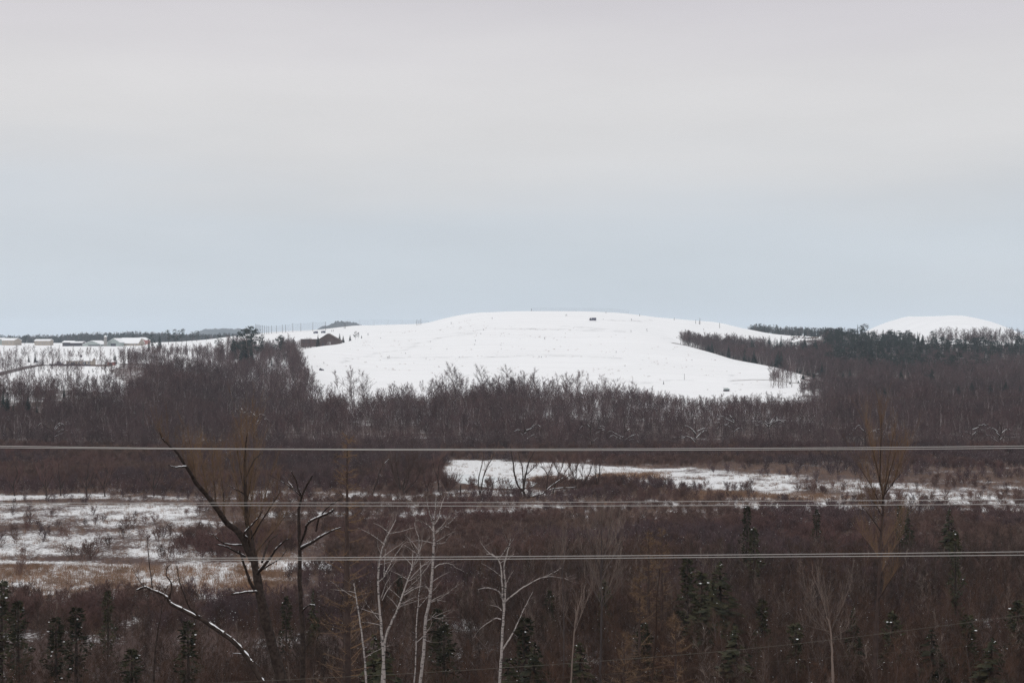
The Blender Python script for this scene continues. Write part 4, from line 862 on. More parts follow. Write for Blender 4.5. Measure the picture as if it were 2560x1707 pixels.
# snag
h = Hero('dead_tree', 76, 757, 'dark dead snag with broken top and snow laden right branches', 'tree', 'bark_dark', 'twig_brown')
tr = h.limb([(757, 1707), (757, 1579), (752, 1497), (749, 1440), (750, 1389), (748, 1330), (747, 1270)], 15, 7, toground=True, k=8, snow=0)
l1 = h.limb([(747, 1272), (754, 1243), (766, 1215), (778, 1194), (780, 1190)], 6, 3.5, 0, -1, mb=h.B)
l2 = h.limb([(749, 1265), (753, 1243), (745, 1222), (740, 1200), (733, 1188), (728, 1178)], 5, 2, 0, -1, mb=h.B, snow=.3)
l3 = h.limb([(751, 1240), (738, 1227), (720, 1213), (694, 1198), (673, 1186)], 3, 1, 0, -2, mb=h.B, snow=.6)
l3b = h.limb([(737, 1226), (727, 1212), (716, 1196), (708, 1186)], 2.5, 1, 0, 2, mb=h.B, snow=.3)
l4 = h.limb([(752, 1370), (775, 1358), (803, 1341), (828, 1327), (853, 1318)], 9, 2, 0, -2, mb=h.B, snow=.85)
l5 = h.limb([(750, 1362), (757, 1345), (764, 1325), (768, 1311), (780, 1300), (803, 1290), (826, 1280), (833, 1274)], 6, 5, 0, -3, mb=h.B, snow=.75)
l6 = h.limb([(790, 1327), (796, 1300), (803, 1288), (818, 1270), (833, 1258), (850, 1248), (864, 1246)], 4.5, 1.2, -1, -3, mb=h.B)
l7 = h.limb([(753, 1530), (765, 1518), (775, 1511), (788, 1512)], 5, 2, 0, -1, mb=h.B, snow=.8)
for p_ in (l2, l3, l6): h.twigs(p_, 6, 45, .5, 1.0, .3, 1, 3)
h.twigs(tr, 8, 40, .5, 1, .6, 1, 2); h.done()
# leaning snow-covered trunk
h = Hero('leaning_tree', 62, 680, 'leaning dark trunk with a thick line of snow at lower left', 'tree', 'bark_dark', 'twig_brown')
tr = h.limb([(658, 1707), (639, 1677), (618, 1642), (585, 1604), (541, 1572), (506, 1549), (463, 1527), (427, 1508), (419, 1495), (403, 1484), (381, 1475), (362, 1467), (340, 1476)], 16, 4, toground=True, k=8, snow=.93)
a1 = h.limb([(423, 1498), (429, 1465), (424, 1450), (416, 1438), (417, 1420), (426, 1410)], 5, 1.5, mb=h.B)
a2 = h.limb([(381, 1476), (378, 1443), (371, 1389), (368, 1340)], 3.5, 1.2, mb=h.B)
a3 = h.limb([(503, 1546), (485, 1530), (473, 1517), (463, 1492), (452, 1465), (446, 1440), (442, 1416)], 5, 1.2, 0, -2, mb=h.B)
a4 = h.limb([(364, 1470), (350, 1455), (337, 1432)], 3, 1, mb=h.B); a5 = h.limb([(632, 1655), (615, 1640), (600, 1634), (578, 1632)], 5, 1.5, mb=h.B, snow=.9); a6 = h.limb([(403, 1484), (415, 1470), (432, 1455), (470, 1438)], 2.5, .8, 0, 2, mb=h.B)
for p_ in (a1, a2, a3, a4, a6): h.twigs(p_, 5, 45, .6, .9, .2, 1, 3)
h.done()
h = Hero('dark_sapling', 74, 384, 'dark crooked sapling stem hanging below the leaning trunk tip', 'sapling', 'bark_dark', 'twig_brown')
tr = h.limb([(384, 1699), (389, 1620), (393, 1590), (395, 1574), (402, 1535), (406, 1505)], 6, 2, toground=True); h.twigs(tr, 14, 50, .6, .9, .4, 1, 3); h.done()
# birches
def birch(base, pts, w0, w1, label, D, extra=(), n=14, name='birch_tree', tl=70, auto=9):
    h = Hero(name, D, base, label, 'tree', 'birch', 'birch_twig', None)
    tr = h.limb(pts, w0 * .9, w1 * .85, toground=True, k=7, jit=.8)
    for i in range(auto):
        p, d = along(tr, random.uniform(.35, .97)); az = random.choice([-1, 1]) ; u = D / F
        L = random.uniform(35, 85) * u; b = bend(p, V3((az * random.uniform(.6, 1), random.uniform(-.6, .6), random.uniform(.2, .9))), L, 5, .12, random.uniform(-.5, .5))
        h.B.tube(b, [u * .5 * x for x in (2.0, 1.7, 1.4, 1.1, .8, .5)], 4); h.twigs(b, 4, 30, .25, .8, .3, 1, 2)
    for e in extra:
        c = h.limb(e[0], e[1], e[2], 0, random.uniform(-2, 2), mb=h.B, jit=.7, k=5); h.twigs(c, e[3] if len(e) > 3 else 5, 40, .3, .9, .3, 1, 2, .6)
    h.twigs(tr, n, tl, .45, 1.0, .55, 1, 3, .6); h.done()
birch(1050, [(1051, 1707), (1060, 1620), (1064, 1552), (1075, 1492), (1081, 1429), (1084, 1375), (1085, 1340), (1083, 1311)], 10.5, 5.5, 'tallest white birch with forked top above the shrubs', 78,
      [([(1083, 1313), (1076, 1290), (1069, 1262), (1067, 1240)], 3.5, 1, 6), ([(1083, 1311), (1087, 1285), (1089, 1255), (1090, 1235)], 3.5, 1, 6), ([(1084, 1312), (1096, 1295), (1100, 1275), (1106, 1255), (1113, 1240)], 3.5, 1, 7),
       ([(1086, 1420), (1095, 1412), (1110, 1408), (1124, 1408), (1140, 1418), (1160, 1428)], 3, .8), ([(1086, 1365), (1094, 1358), (1108, 1357), (1120, 1345)], 2.5, .8), ([(1086, 1331), (1098, 1320), (1110, 1316), (1122, 1317)], 2.5, .8),
       ([(1083, 1395), (1070, 1415), (1050, 1440), (1020, 1470), (1000, 1500)], 2.5, .8), ([(1078, 1505), (1100, 1495), (1125, 1478), (1148, 1460)], 2.2, .8), ([(1082, 1326), (1070, 1312), (1050, 1303), (1036, 1300)], 2.2, .8), ([(1076, 1485), (1065, 1465), (1045, 1467), (1015, 1485)], 2.2, .8), ([(1080, 1540), (1092, 1545), (1107, 1544)], 2, .8), ([(1061, 1600), (1072, 1602), (1078, 1605)], 2, 1)])
birch(955, [(960, 1707), (958, 1633), (953, 1565), (947, 1497), (946, 1429), (953, 1383), (967, 1342), (980, 1318), (990, 1298)], 9.5, 2.2, 'thick white birch in the middle of the left birch clump', 74,
      [([(953, 1383), (945, 1370), (944, 1350), (946, 1330)], 2.2, .8), ([(953, 1495), (963, 1465), (975, 1440), (980, 1415)], 3, 1), ([(955, 1500), (968, 1475), (982, 1455)], 2, .8), ([(960, 1365), (967, 1345), (968, 1320), (972, 1300)], 2.4, .8), ([(960, 1440), (975, 1410), (990, 1385), (1008, 1360)], 2.2, .8), ([(960, 1440), (962, 1400), (963, 1372)], 2.4, 1)])
birch(975, [(959, 1640), (964, 1592), (978, 1557), (994, 1522), (1006, 1488), (1015, 1462), (1029, 1424), (1043, 1389), (1053, 1365), (1056, 1345)], 8, 1.6, 'white birch leaning to the right beside the thick one', 75,
      [([(1010, 1488), (1030, 1474), (1050, 1466), (1072, 1470)], 3, 1), ([(1022, 1445), (1030, 1410), (1032, 1380)], 2.4, .8), ([(1045, 1385), (1048, 1350), (1040, 1325), (1036, 1305)], 2.6, .8), ([(1043, 1389), (1035, 1375), (1026, 1355), (1020, 1340)], 2, .8), ([(994, 1522), (1020, 1500), (1040, 1490)], 2, .8), ([(1020, 1452), (1050, 1420), (1080, 1395)], 2, .8)])
birch(918, [(915, 1707), (912, 1650), (907, 1601), (896, 1530), (890, 1490), (885, 1457)], 6.5, 3, 'slim birch with snapped top, leftmost of the birch clump', 77, n=3, auto=3)
birch(1035, [(1035, 1707), (1040, 1630), (1041, 1560), (1046, 1500), (1052, 1440), (1050, 1400), (1046, 1370)], 4.5, 1.5, 'thin faint birch stem between the leaning birch and the tallest', 84, n=8, auto=5)
birch(1249, [(1249, 1707), (1253, 1640), (1256, 1579), (1260, 1525), (1257, 1490), (1255, 1455), (1252, 1416), (1246, 1400), (1233, 1386), (1216, 1384)], 9, 1.8, 'forked white birch standing alone right of centre', 76,
      [([(1260, 1530), (1264, 1470), (1262, 1440), (1260, 1416), (1266, 1390), (1274, 1361), (1277, 1342)], 5.5, 1.5, 9), ([(1257, 1497), (1247, 1478), (1225, 1470), (1210, 1469), (1195, 1473)], 4.5, 1.5), ([(1255, 1625), (1268, 1605), (1280, 1587), (1290, 1565), (1298, 1548), (1313, 1516), (1332, 1478)], 5, 1, 8),
       ([(1264, 1502), (1280, 1489), (1310, 1467), (1345, 1447), (1370, 1438), (1405, 1418)], 4.5, 1.2, 8), ([(1252, 1548), (1240, 1545), (1228, 1551), (1200, 1571), (1184, 1593)], 3.5, 1), ([(1262, 1465), (1275, 1440), (1284, 1425)], 2.5, .8), ([(1254, 1525), (1245, 1517), (1225, 1512)], 2.4, .8), ([(1345, 1447), (1370, 1441), (1400, 1443), (1420, 1448)], 2, .8), ([(1270, 1357), (1265, 1345), (1262, 1335)], 1.8, .8)], n=6, auto=5)
# fan-topped greyish trees
def fan(base, D, trunk, fans, label, tw='twig_pale', bark='bark_grey', tl=90, w=7, nt=12, name='bare_tree', up=.8):
    h = Hero(name, D, base, label, 'tree', bark, tw); tr = h.limb(trunk, w, w * .4, toground=True, k=6)
    for (x0, y0, x1, y1) in fans:
        c = h.limb([(x0, y0), ((x0 * .55 + x1 * .45), (y0 + y1) / 2), (x1, y1)], w * .32, .8, 0, random.uniform(-4, 4) * D / 110, mb=h.B, k=4); h.twigs(c, int(nt * 1.8), tl, up * .9, .6, .1, 1, 4, .45)
    h.twigs(tr, nt, tl * .8, up, .9, .5, 1, 3, .5); h.done()
fan(1503, 118, [(1500, 1707), (1503, 1600), (1504, 1497), (1503, 1416), (1505, 1350)], [(1503, 1480, 1450, 1370), (1503, 1450, 1560, 1350), (1504, 1430, 1480, 1300), (1504, 1420, 1530, 1300), (1503, 1400, 1505, 1295), (1503, 1500, 1560, 1420), (1503, 1510, 1460, 1440), (1503, 1440, 1465, 1330), (1504, 1400, 1548, 1330), (1503, 1520, 1545, 1470)], 'pale fan shaped bare tree right of centre in the thicket')
fan(1405, 120, [(1408, 1700), (1410, 1600), (1408, 1500), (1405, 1420)], [(1406, 1450, 1385, 1350), (1406, 1440, 1415, 1340), (1406, 1460, 1395, 1380), (1406, 1430, 1412, 1360)], 'narrow pale fan topped tree left of the big fan tree', w=4, nt=6)
fan(2080, 92, [(2083, 1707), (2081, 1660), (2080, 1620), (2075, 1565), (2066, 1540)], [(2076, 1570, 2010, 1480), (2078, 1580, 2000, 1560), (2074, 1562, 2045, 1450), (2076, 1580, 2110, 1510), (2072, 1555, 2030, 1430), (2079, 1600, 2140, 1560), (2070, 1545, 2060, 1470), (2078, 1590, 2010, 1530)], 'pale barked tree with upswept fan crown at lower right', w=8, tl=70, nt=9, bark='twig_pale')
fan(1631, 100, [(1629, 1707), (1634, 1660), (1639, 1606), (1641, 1560), (1642, 1500), (1650, 1420)], [(1641, 1540, 1670, 1460), (1641, 1520, 1625, 1440), (1645, 1470, 1660, 1400)], 'tall thin straight trunk in the rusty thicket', w=5, nt=5, bark='twig_brown', tw='twig_brown')
fan(1427, 96, [(1427, 1707), (1431, 1650), (1435, 1590), (1440, 1540), (1452, 1500)], [(1437, 1570, 1400, 1520), (1437, 1580, 1460, 1520)], 'thin pale trunk at the bottom centre right', w=5, nt=5, bark='twig_pale')
fan(2189, 104, [(2188, 1707), (2189, 1640), (2192, 1552), (2197, 1470), (2200, 1389), (2204, 1325), (2208, 1243), (2200, 1200)], 
    [(2208, 1245, 2180, 1120), (2208, 1240, 2165, 1060), (2209, 1240, 2255, 1180), (2230, 1215, 2270, 1110), (2208, 1250, 2235, 1080), (2206, 1270, 2150, 1170), (2204, 1330, 2150, 1260), (2202, 1380, 2260, 1290), (2200, 1400, 2150, 1330), (2198, 1440, 2255, 1340), (2205, 1260, 2240, 1130), (2200, 1200, 2205, 1040), (2206, 1290, 2180, 1250), (2196, 1500, 2240, 1430)],
    'tall orange twigged willow crossing the right snow field', 'twig_orange', 'bark_mid', tl=85, w=12, nt=22, name='willow_tree', up=.9)
for q, lb in (([(1620, 1330, 1480), (12, 120)], 'rusty twigged bush left of two right of centre'), ([(1655, 1345, 1500), (12, 115)], 'rusty twigged bush right of two right of centre')):
    pass
# larches: tall, orange brown and see-through
def larch(px, top, D, label, w=1.0):
    g = G(px, D); H_ = EYE - (top - HY) / F * D - g.z; T, C = conifer(int(px), H_, w, 'larch'); r = thing('larch_tree', g, label, 'tree')
    T.build('trunk', M['bark_mid'], r); C.build('crown', M['twig_orange'], r)
larch(868, 1085, 108, 'tall see-through orange larch left of centre', 3.6)
larch(1622, 1318, 150, 'rusty orange larch, left one of a pair right of centre', 2.2)
larch(1655, 1322, 155, 'rusty orange larch, right one of a pair right of centre', 2.2)
larch(1600, 1440, 112, 'broad rusty larch in front of the orange pair', 3.6)
larch(1690, 1540, 104, 'low rusty larch in the lower right thicket', 3.4)
larch(1560, 1580, 102, 'low rusty larch at the bottom centre right', 3.0)
# marsh trees by the pond
def marsh(base, D, limbs, label, name='bare_tree', nt=8, tl=32, snow=0):
    h = Hero(name, D, base, label, 'tree', 'bark_dark', 'twig_red')
    for i, (pts, w0, w1) in enumerate(limbs):
        c = h.limb(pts, w0, w1, 0, random.uniform(-2, 2) if i else 0, mb=h.T if i == 0 else h.B, toground=(i == 0), snow=snow if i < 3 else 0, k=5, jit=.4); h.twigs(c, int(nt * 2.2), tl, .6, .8, .2, 1, 5, .6)
    h.done()
marsh(1309, 318, [([(1309, 1228), (1296, 1215), (1287, 1187), (1283, 1157), (1279, 1135), (1276, 1115)], 7, 1.5), ([(1309, 1222), (1307, 1187), (1306, 1167), (1299, 1146), (1296, 1130)], 4, 1.2), ([(1309, 1225), (1312, 1200), (1317, 1176), (1322, 1155), (1333, 1134), (1340, 1118)], 6, 1.2), ([(1316, 1186), (1328, 1175), (1342, 1160)], 3, 1), ([(1322, 1155), (1335, 1150), (1348, 1146)], 2.2, .8)], 'three stemmed dark tree standing beside the frozen pond', nt=9)
marsh(1200, 322, [([(1200, 1238), (1196, 1208), (1200, 1180), (1207, 1150), (1210, 1130)], 4.5, 1.2), ([(1201, 1235), (1207, 1199), (1218, 1167), (1230, 1146), (1236, 1130)], 4, 1.2)], 'V shaped dark tree at the near side of the frozen pond', nt=8)
marsh(1228, 322, [([(1228, 1240), (1222, 1225), (1219, 1214)], 3, 1), ([(1228, 1238), (1231, 1220), (1232, 1205)], 2.4, 1), ([(1207, 1230), (1220, 1218), (1240, 1204), (1252, 1197)], 2.2, .8)], 'small crooked tree right of the V shaped one', nt=5, tl=20)
marsh(1368, 322, [([(1366, 1228), (1368, 1205), (1369, 1187), (1360, 1172), (1352, 1165)], 3.5, 1.2), ([(1369, 1190), (1376, 1170), (1382, 1155)], 2.4, 1)], 'thin bushy tree behind the fallen trunk', nt=9)
marsh(1392, 322, [([(1385, 1222), (1390, 1205), (1398, 1185), (1407, 1162), (1410, 1140)], 4, 1.2), ([(1398, 1185), (1388, 1165), (1380, 1150)], 2.4, 1), ([(1400, 1200), (1420, 1170), (1430, 1150)], 2.4, 1), ([(1400, 1205), (1435, 1180), (1445, 1160)], 2.0, 1)], 'bushy dark willow above the fallen trunk', nt=14, name='willow_tree')
marsh(1440, 330, [([(1440, 1212), (1440, 1185), (1442, 1160), (1442, 1140)], 2.6, 1), ([(1440, 1200), (1425, 1170), (1420, 1150)], 2, .8)], 'thin tree between the bushy willow and the leaning tree', nt=12)
marsh(1462, 335, [([(1462, 1204), (1470, 1190), (1478, 1172), (1482, 1155)], 3.5, 1.2), ([(1455, 1200), (1456, 1165)], 2, .8)], 'leaning little tree beside the orange grass', nt=8)
marsh(1492, 330, [([(1492, 1218), (1490, 1190), (1488, 1165), (1492, 1145)], 3, 1), ([(1494, 1210), (1499, 1180), (1501, 1157)], 3, 1)], 'twin stemmed tree left of the orange grass strip', nt=9)
marsh(1094, 330, [([(1096, 1210), (1094, 1195), (1086, 1172), (1081, 1141)], 4, 1.2), ([(1095, 1195), (1099, 1157), (1110, 1140)], 3.5, 1.2)], 'dark tree at the left end of the snow field', nt=14)
marsh(1120, 330, [([(1118, 1232), (1116, 1210), (1112, 1195)], 3, 1), ([(1118, 1230), (1128, 1205)], 3, 1), ([(1118, 1228), (1105, 1200)], 3, 1), ([(1119, 1228), (1138, 1212)], 2, 1)], 'rounded bush at the left bank of the pond', name='willow_bush', nt=26, tl=36)
marsh(1010, 322, [([(1005, 1246), (1000, 1215), (994, 1180), (990, 1150)], 6, 1.2), ([(1006, 1242), (1012, 1200), (1030, 1165), (1036, 1145)], 5, 1.2), ([(1002, 1225), (985, 1190), (978, 1160)], 3, 1), ([(1008, 1230), (1022, 1190), (1020, 1150)], 3, 1), ([(1007, 1235), (1040, 1200), (1052, 1170)], 2.5, 1)], 'big round many stemmed willow left of the pond', name='willow_tree', nt=22, tl=48)
marsh(1072, 322, [([(1072, 1243), (1068, 1220), (1062, 1205), (1060, 1180)], 3, 1), ([(1068, 1220), (1078, 1195)], 2, 1)], 'small leaning tree left of the pond bush', nt=9)
marsh(942, 318, [([(937, 1218), (944, 1200), (950, 1175), (962, 1158), (975, 1145)], 3.5, 1.2), ([(950, 1180), (958, 1160)], 2, 1)], 'snow dusted thin tree leaning right, left of the round willow', nt=7, snow=.3)
marsh(1410, 318, [([(1326, 1242), (1345, 1238), (1358, 1233), (1370, 1222), (1381, 1212), (1396, 1202), (1411, 1192)], 5, 2), ([(1358, 1233), (1377, 1224), (1400, 1220), (1425, 1219), (1441, 1216)], 4, 1.2), ([(1374, 1225), (1377, 1234)], 2.4, 1), ([(1400, 1222), (1418, 1230)], 2, .8)], 'fallen dark trunk with snow on top lying over the ice', name='fallen_tree', nt=5, tl=20, snow=.9)
marsh(1150, 320, [([(1152, 1242), (1151, 1226), (1152, 1212)], 5, 3)], 'short broken stump at the near pond bank', name='tree_stump', nt=1, tl=10)
for bx, lb in ((36, 'dark crooked tree at the far left of the marsh'), (116, 'bushy dark tree second from the left of the marsh'), (152, 'wide dark bush beside the second marsh tree'), (217, 'thin marsh tree left of the thin straight one'), (262, 'straight thin dark tree of the left marsh'), (385, 'dark bush tree before the diagonal limb')):
    y0 = 1240; D = EYE * F / (y0 - HY)
    marsh(bx, D, [([(bx, y0), (bx - 2, y0 - 30), (bx + random.uniform(-8, 8), y0 - 60), (bx + random.uniform(-10, 10), y0 - 85)], 5, 1), ([(bx, y0 - 20), (bx + 14, y0 - 50), (bx + 20, y0 - 70)], 3, .8), ([(bx, y0 - 15), (bx - 14, y0 - 40), (bx - 22, y0 - 62)], 3, .8)], lb, nt=13)
# snow-laden trees along the wood edge
for k, (bx, by, D, lb) in enumerate([(1310, 1115, 455, 'snow streaked dead tree behind the pond trees'), (1480, 1115, 458, 'snow streaked bowed tree right of the pond'), (1560, 1118, 450, 'low bowed snow lined branch tree'), (1740, 1118, 455, 'fallen leaning snow lined trunks at the wood edge'), (1835, 1092, 500, 'snow laden round tree in the right wood edge'), (1925, 1095, 495, 'dark tree with white branches by the gap in the wood'), (2165, 1112, 462, 'low tree with a fan of snow lined branches'), (2430, 1110, 465, 'wide snow lined tree near the right end of the wood'), (2500, 1115, 458, 'dark spreading snow lined tree at the right end'), (135, 1112, 462, 'dark forked tree with snow lines in the left wood'), (640, 1080, 500, 'pale arched snow lined limb tree in the left wood')]):
    limbs = [([(bx, by), (bx - 2, by - 20), (bx + random.uniform(-6, 6), by - 42), (bx + random.uniform(-8, 8), by - 62)], 4.5, 1)]
    for j in range(6):
        sg = random.choice([-1, 1]); y_ = by - random.uniform(8, 40); L = random.uniform(22, 48); limbs.append(([(bx, y_), (bx + sg * L * .4, y_ - random.uniform(6, 16)), (bx + sg * L * .75, y_ - random.uniform(8, 20)), (bx + sg * L, y_ - random.uniform(0, 14))], 2.4, .8))
    h = Hero('snowy_tree', D, bx, lb, 'tree', 'bark_dark', 'twig_grey')
    for i, (pts, w0, w1) in enumerate(limbs):
        c = h.limb(pts, w0, w1, 0, random.uniform(-3, 3) if i else 0, mb=h.T if i == 0 else h.B, toground=(i == 0), snow=.55 if i else 0, k=4, jit=.4); h.twigs(c, 6, 26, .4, 1.1, .25, 1, 3, .6)
    h.done()
# bare trees at the right foot of the hill
for k, (bx, tp, by, D) in enumerate([(1933, 930, 970, 875), (1947, 925, 975, 870), (1957, 928, 976, 870), (1968, 930, 975, 872), (1979, 928, 970, 875)]):
    h = Hero('bare_tree', D, bx, 'thin bare tree on the snow at the right foot of the big hill', 'tree', 'bark_grey', 'twig_grey', 'thin trees at the right foot of the big hill')
    tr = h.limb([(bx, by), (bx + random.uniform(-2, 2), (by + tp) / 2), (bx + random.uniform(-3, 3), tp)], 1.5, .6, toground=True, k=4); h.twigs(tr, 16, 22, .6, .6, .2, 1, 3); h.done()

# ------------------------------------------------------------------ farm buildings and other small things on the slopes
def gable(name, px0, px1, ytop_wall, yroof, ybase, D, depth, label, cat_, wall, ridge='x', door=None, windows=0, chimney=False):
    x0, _, _ = P(px0, 0, D); x1 = P(px1, 0, D).x; w = x1 - x0; cx = (x0 + x1) / 2; u = D / F
    zb = float(ground(cx, D + depth / 2)) - .6; zb = min(zb, EYE - (ybase - HY) * u); hw_ = EYE - (ytop_wall - HY) * u - zb; hr = EYE - (yroof - HY) * u - zb
    hr = max(hr, hw_ + .6)
    r = thing(name, (cx, D, zb), label, cat_); a = w / 2; d = depth
    mb = MB()
    if ridge == 'x':
        mb.poly([(-a, 0, 0), (a, 0, 0), (a, d, 0), (-a, d, 0), (-a, 0, hw_), (a, 0, hw_), (a, d, hw_), (-a, d, hw_), (-a, d / 2, hr), (a, d / 2, hr)],
                [(0, 1, 5, 4), (1, 2, 6, 9, 5), (2, 3, 7, 6), (3, 0, 4, 8, 7)]); mb.build('wall', M[wall], r)
        rf = MB(); o = .5; t_ = .35
        for y0_, y1_ in ((-o, d / 2), (d + o, d / 2)):
            zz = hw_ - (hr - hw_) * o / (d / 2)
            vs = [(-a - o, y0_, zz + .02), (a + o, y0_, zz + .02), (a + o, y1_, hr + .02), (-a - o, y1_, hr + .02)]; vs += [(v[0], v[1], v[2] + t_) for v in vs]
            rf.poly(vs, [(0, 1, 2, 3), (4, 5, 6, 7), (0, 1, 5, 4), (1, 2, 6, 5), (2, 3, 7, 6), (3, 0, 4, 7)])
        rf = rf.build('roof', M['snow'], r)
    else:
        mb.poly([(-a, 0, 0), (a, 0, 0), (a, d, 0), (-a, d, 0), (-a, 0, hw_), (a, 0, hw_), (a, d, hw_), (-a, d, hw_), (0, 0, hr), (0, d, hr)],
                [(0, 1, 5, 8, 4), (1, 2, 6, 5), (2, 3, 7, 9, 6), (3, 0, 4, 7)]); mb.build('wall', M[wall], r)
        rf = MB(); o = .4; t_ = .35
        for s_ in (-1, 1):
            zz = hw_ - (hr - hw_) * o / a
            vs = [(s_ * (a + o), -o, zz + .02), (0, -o, hr + .02), (0, d + o, hr + .02), (s_ * (a + o), d + o, zz + .02)]; vs += [(v[0], v[1], v[2] + t_) for v in vs]
            rf.poly(vs, [(0, 1, 2, 3), (4, 5, 6, 7), (0, 1, 5, 4), (1, 2, 6, 5), (2, 3, 7, 6), (3, 0, 4, 7)])
        rf = rf.build('roof', M['snow'], r)
    if door:
        m_ = MB(); m_.box((door[0] * a, -.06, 0), (door[1] * a, .05, hw_ * door[2])); m_.build('door', M['dark'], r)
    for i in range(windows):
        m_ = MB(); xx = -a + w * (i + .5) / windows; m_.box((xx - .6, -.07, hw_ * .45), (xx + .6, .05, hw_ * .45 + 1.1)); f_ = m_.build('window', M['white_paint'], r)
        g_ = MB(); g_.box((xx - .48, -.10, hw_ * .45 + .12), (xx + .48, -.071, hw_ * .45 + .98)); g_.build('pane', M['glass'], f_)
    if chimney:
        m_ = MB(); m_.box((-.5, d / 2 - .5, hr - .2), (.5, d / 2 + .5, hr + 1.6)); m_.build('chimney', M['darkwood'], rf)
    return r
gable('barn', -18, 7, 850, 845, 857, 1500, 20, 'snow roofed barn cut by the left edge of the photo', 'barn', 'wall_grey', 'y')
gable('farm_building', 5, 34, 851, 846, 858, 1490, 24, 'pale gabled farm building with white roof at the far left', 'barn', 'wall_tan', 'x', None, 3)
gable('long_shed', 86, 124, 852, 848.5, 858, 1500, 12, 'long low shed with thin snow roof behind the left trees', 'shed', 'wall_tan', 'x', None, 5)
gable('dark_shed', 156, 180, 856, 852.5, 864, 1450, 14, 'dark open shed with snowy roof, left of the dark pair', 'shed', 'darkwood', 'x', (-.6, .6, .7))
gable('dark_shed', 177, 205, 857, 854, 864, 1440, 12, 'dark longer shed with snow strip roof, right of the dark pair', 'shed', 'darkwood', 'x', (-.4, .7, .6))
gable('barn', 206, 253, 861, 852, 864, 1440, 34, 'wide low pale gable barn left of the silo', 'barn', 'wall_grey', 'y', (-.4, .85, .8))
gable('barn', 268, 300, 856, 846, 864, 1445, 50, 'tall pale green barn end right of the silo', 'barn', 'wall_grey', 'y', (-.45, .35, .75))
gable('long_barn', 297, 345, 858, 845, 864, 1460, 26, 'long barn with a broad white snow roof', 'barn', 'wall_tan', 'x', None, 6)
gable('red_barn', 338, 362, 850, 844, 862, 1500, 22, 'small red gabled barn at the right end of the farm', 'barn', 'wall_red', 'y', (-.4, .3, .6))
gable('house', 166, 228, 901.5, 894, 914, 858, 9, 'long low tan house with a white snow roof above the road', 'house', 'wall_tan', 'x', (.45, .58, .8), 5, True)
gable('shed', 268, 284, 905, 902.5, 913, 862, 4, 'tiny snow roofed shed between the house and conifer', 'shed', 'wall_red', 'x', (-.4, .4, .8))
# silo
def silo():
    D = 1440; u = D / F; g = G(263.5, D); zb = g.z - .5; r = thing('silo', (g.x, D, zb), 'round pale silo with a white snow cap beside the barns', 'silo'); rad = 6 * u
    top = EYE - (842 - HY) * u - zb; m_ = MB(); m_.tube([(0, 0, 0), (0, 0, top)], [rad * .62, rad * .62], 16); m_.build('wall', M['concrete'], r, True)
    m_ = MB(); m_.tube([(0, 0, top), (0, 0, top + .35), (0, 0, top + 1.6)], [rad * .72, rad * .7, .1], 16, cap=True); m_.build('roof', M['snow'], r)
    for i in range(4):
        m_ = MB(); z_ = top * (i + .8) / 5; m_.tube([(0, 0, z_), (0, 0, z_ + .15)], [rad * .63, rad * .63], 16); m_.build('hoop', M['post'], r)
silo()
# brown barn under the netting
def brown_barn():
    D = 1225; u = D / F; g = G(810, D + 8); base = min(g.z, EYE - (866 - HY) * u) - .5; x = lambda px: P(px, 0, D).x - P(810, 0, D).x
    r = thing('brown_barn', (P(810, 0, D).x, D, base), 'weathered brown barn with a big gable half hidden by the snow slope', 'barn'); Z = lambda py: EYE - (py - HY) * u - base
    d = 16; m_ = MB(); a, b, c = x(799), x(819), x(849)
    m_.poly([(a, 0, 0), (c, 0, 0), (c, 0, Z(852)), (b, 0, Z(835)), (a, 0, Z(848)), (a, d, 0), (c, d, 0), (c, d, Z(852)), (b, d, Z(835)), (a, d, Z(848))], [(0, 1, 2, 3, 4), (6, 5, 9, 8, 7), (0, 4, 9, 5), (1, 6, 7, 2)]); m_.build('wall', M['wood_brown'], r)
    m_ = MB()
    for p0, p1, z0, z1 in ((a - .6, b, Z(848) - .3, Z(835)), (c + .6, b, Z(852) - .3, Z(835))):
        vs = [(p0, -.6, z0 + .05), (p1, -.6, z1 + .05), (p1, d + .6, z1 + .05), (p0, d + .6, z0 + .05)]; vs += [(v[0], v[1], v[2] + .4) for v in vs]; m_.poly(vs, [(0, 1, 2, 3), (4, 5, 6, 7), (0, 1, 5, 4), (1, 2, 6, 5), (2, 3, 7, 6), (3, 0, 4, 7)])
    m_.build('roof', M['wood_brown'], r)
    m_ = MB(); m_.box((x(751), 2, 0), (a - .02, 12, Z(849))); m_.build('wing', M['wood_brown'], r)
    m_ = MB(); m_.box((x(750), 1.6, Z(849) + .01), (a - .03, 12.4, Z(849) + .5)); m_.build('wing_roof', M['wood_brown'], r)
    for px in (757, 768, 779, 790):
        q = MB(); q.box((x(px), 1.92, Z(856)), (x(px) + 1.5, 2.05, Z(852.5))); q.build('window', M['dark'], r)
    q = MB(); q.box((x(818), -.08, Z(860)), (x(827), .05, Z(855))); q.build('window', M['white_paint'], r, ); q = MB(); q.box((x(805), -.08, 0), (x(811), .05, Z(856))); q.build('door', M['dark'], r)
brown_barn()
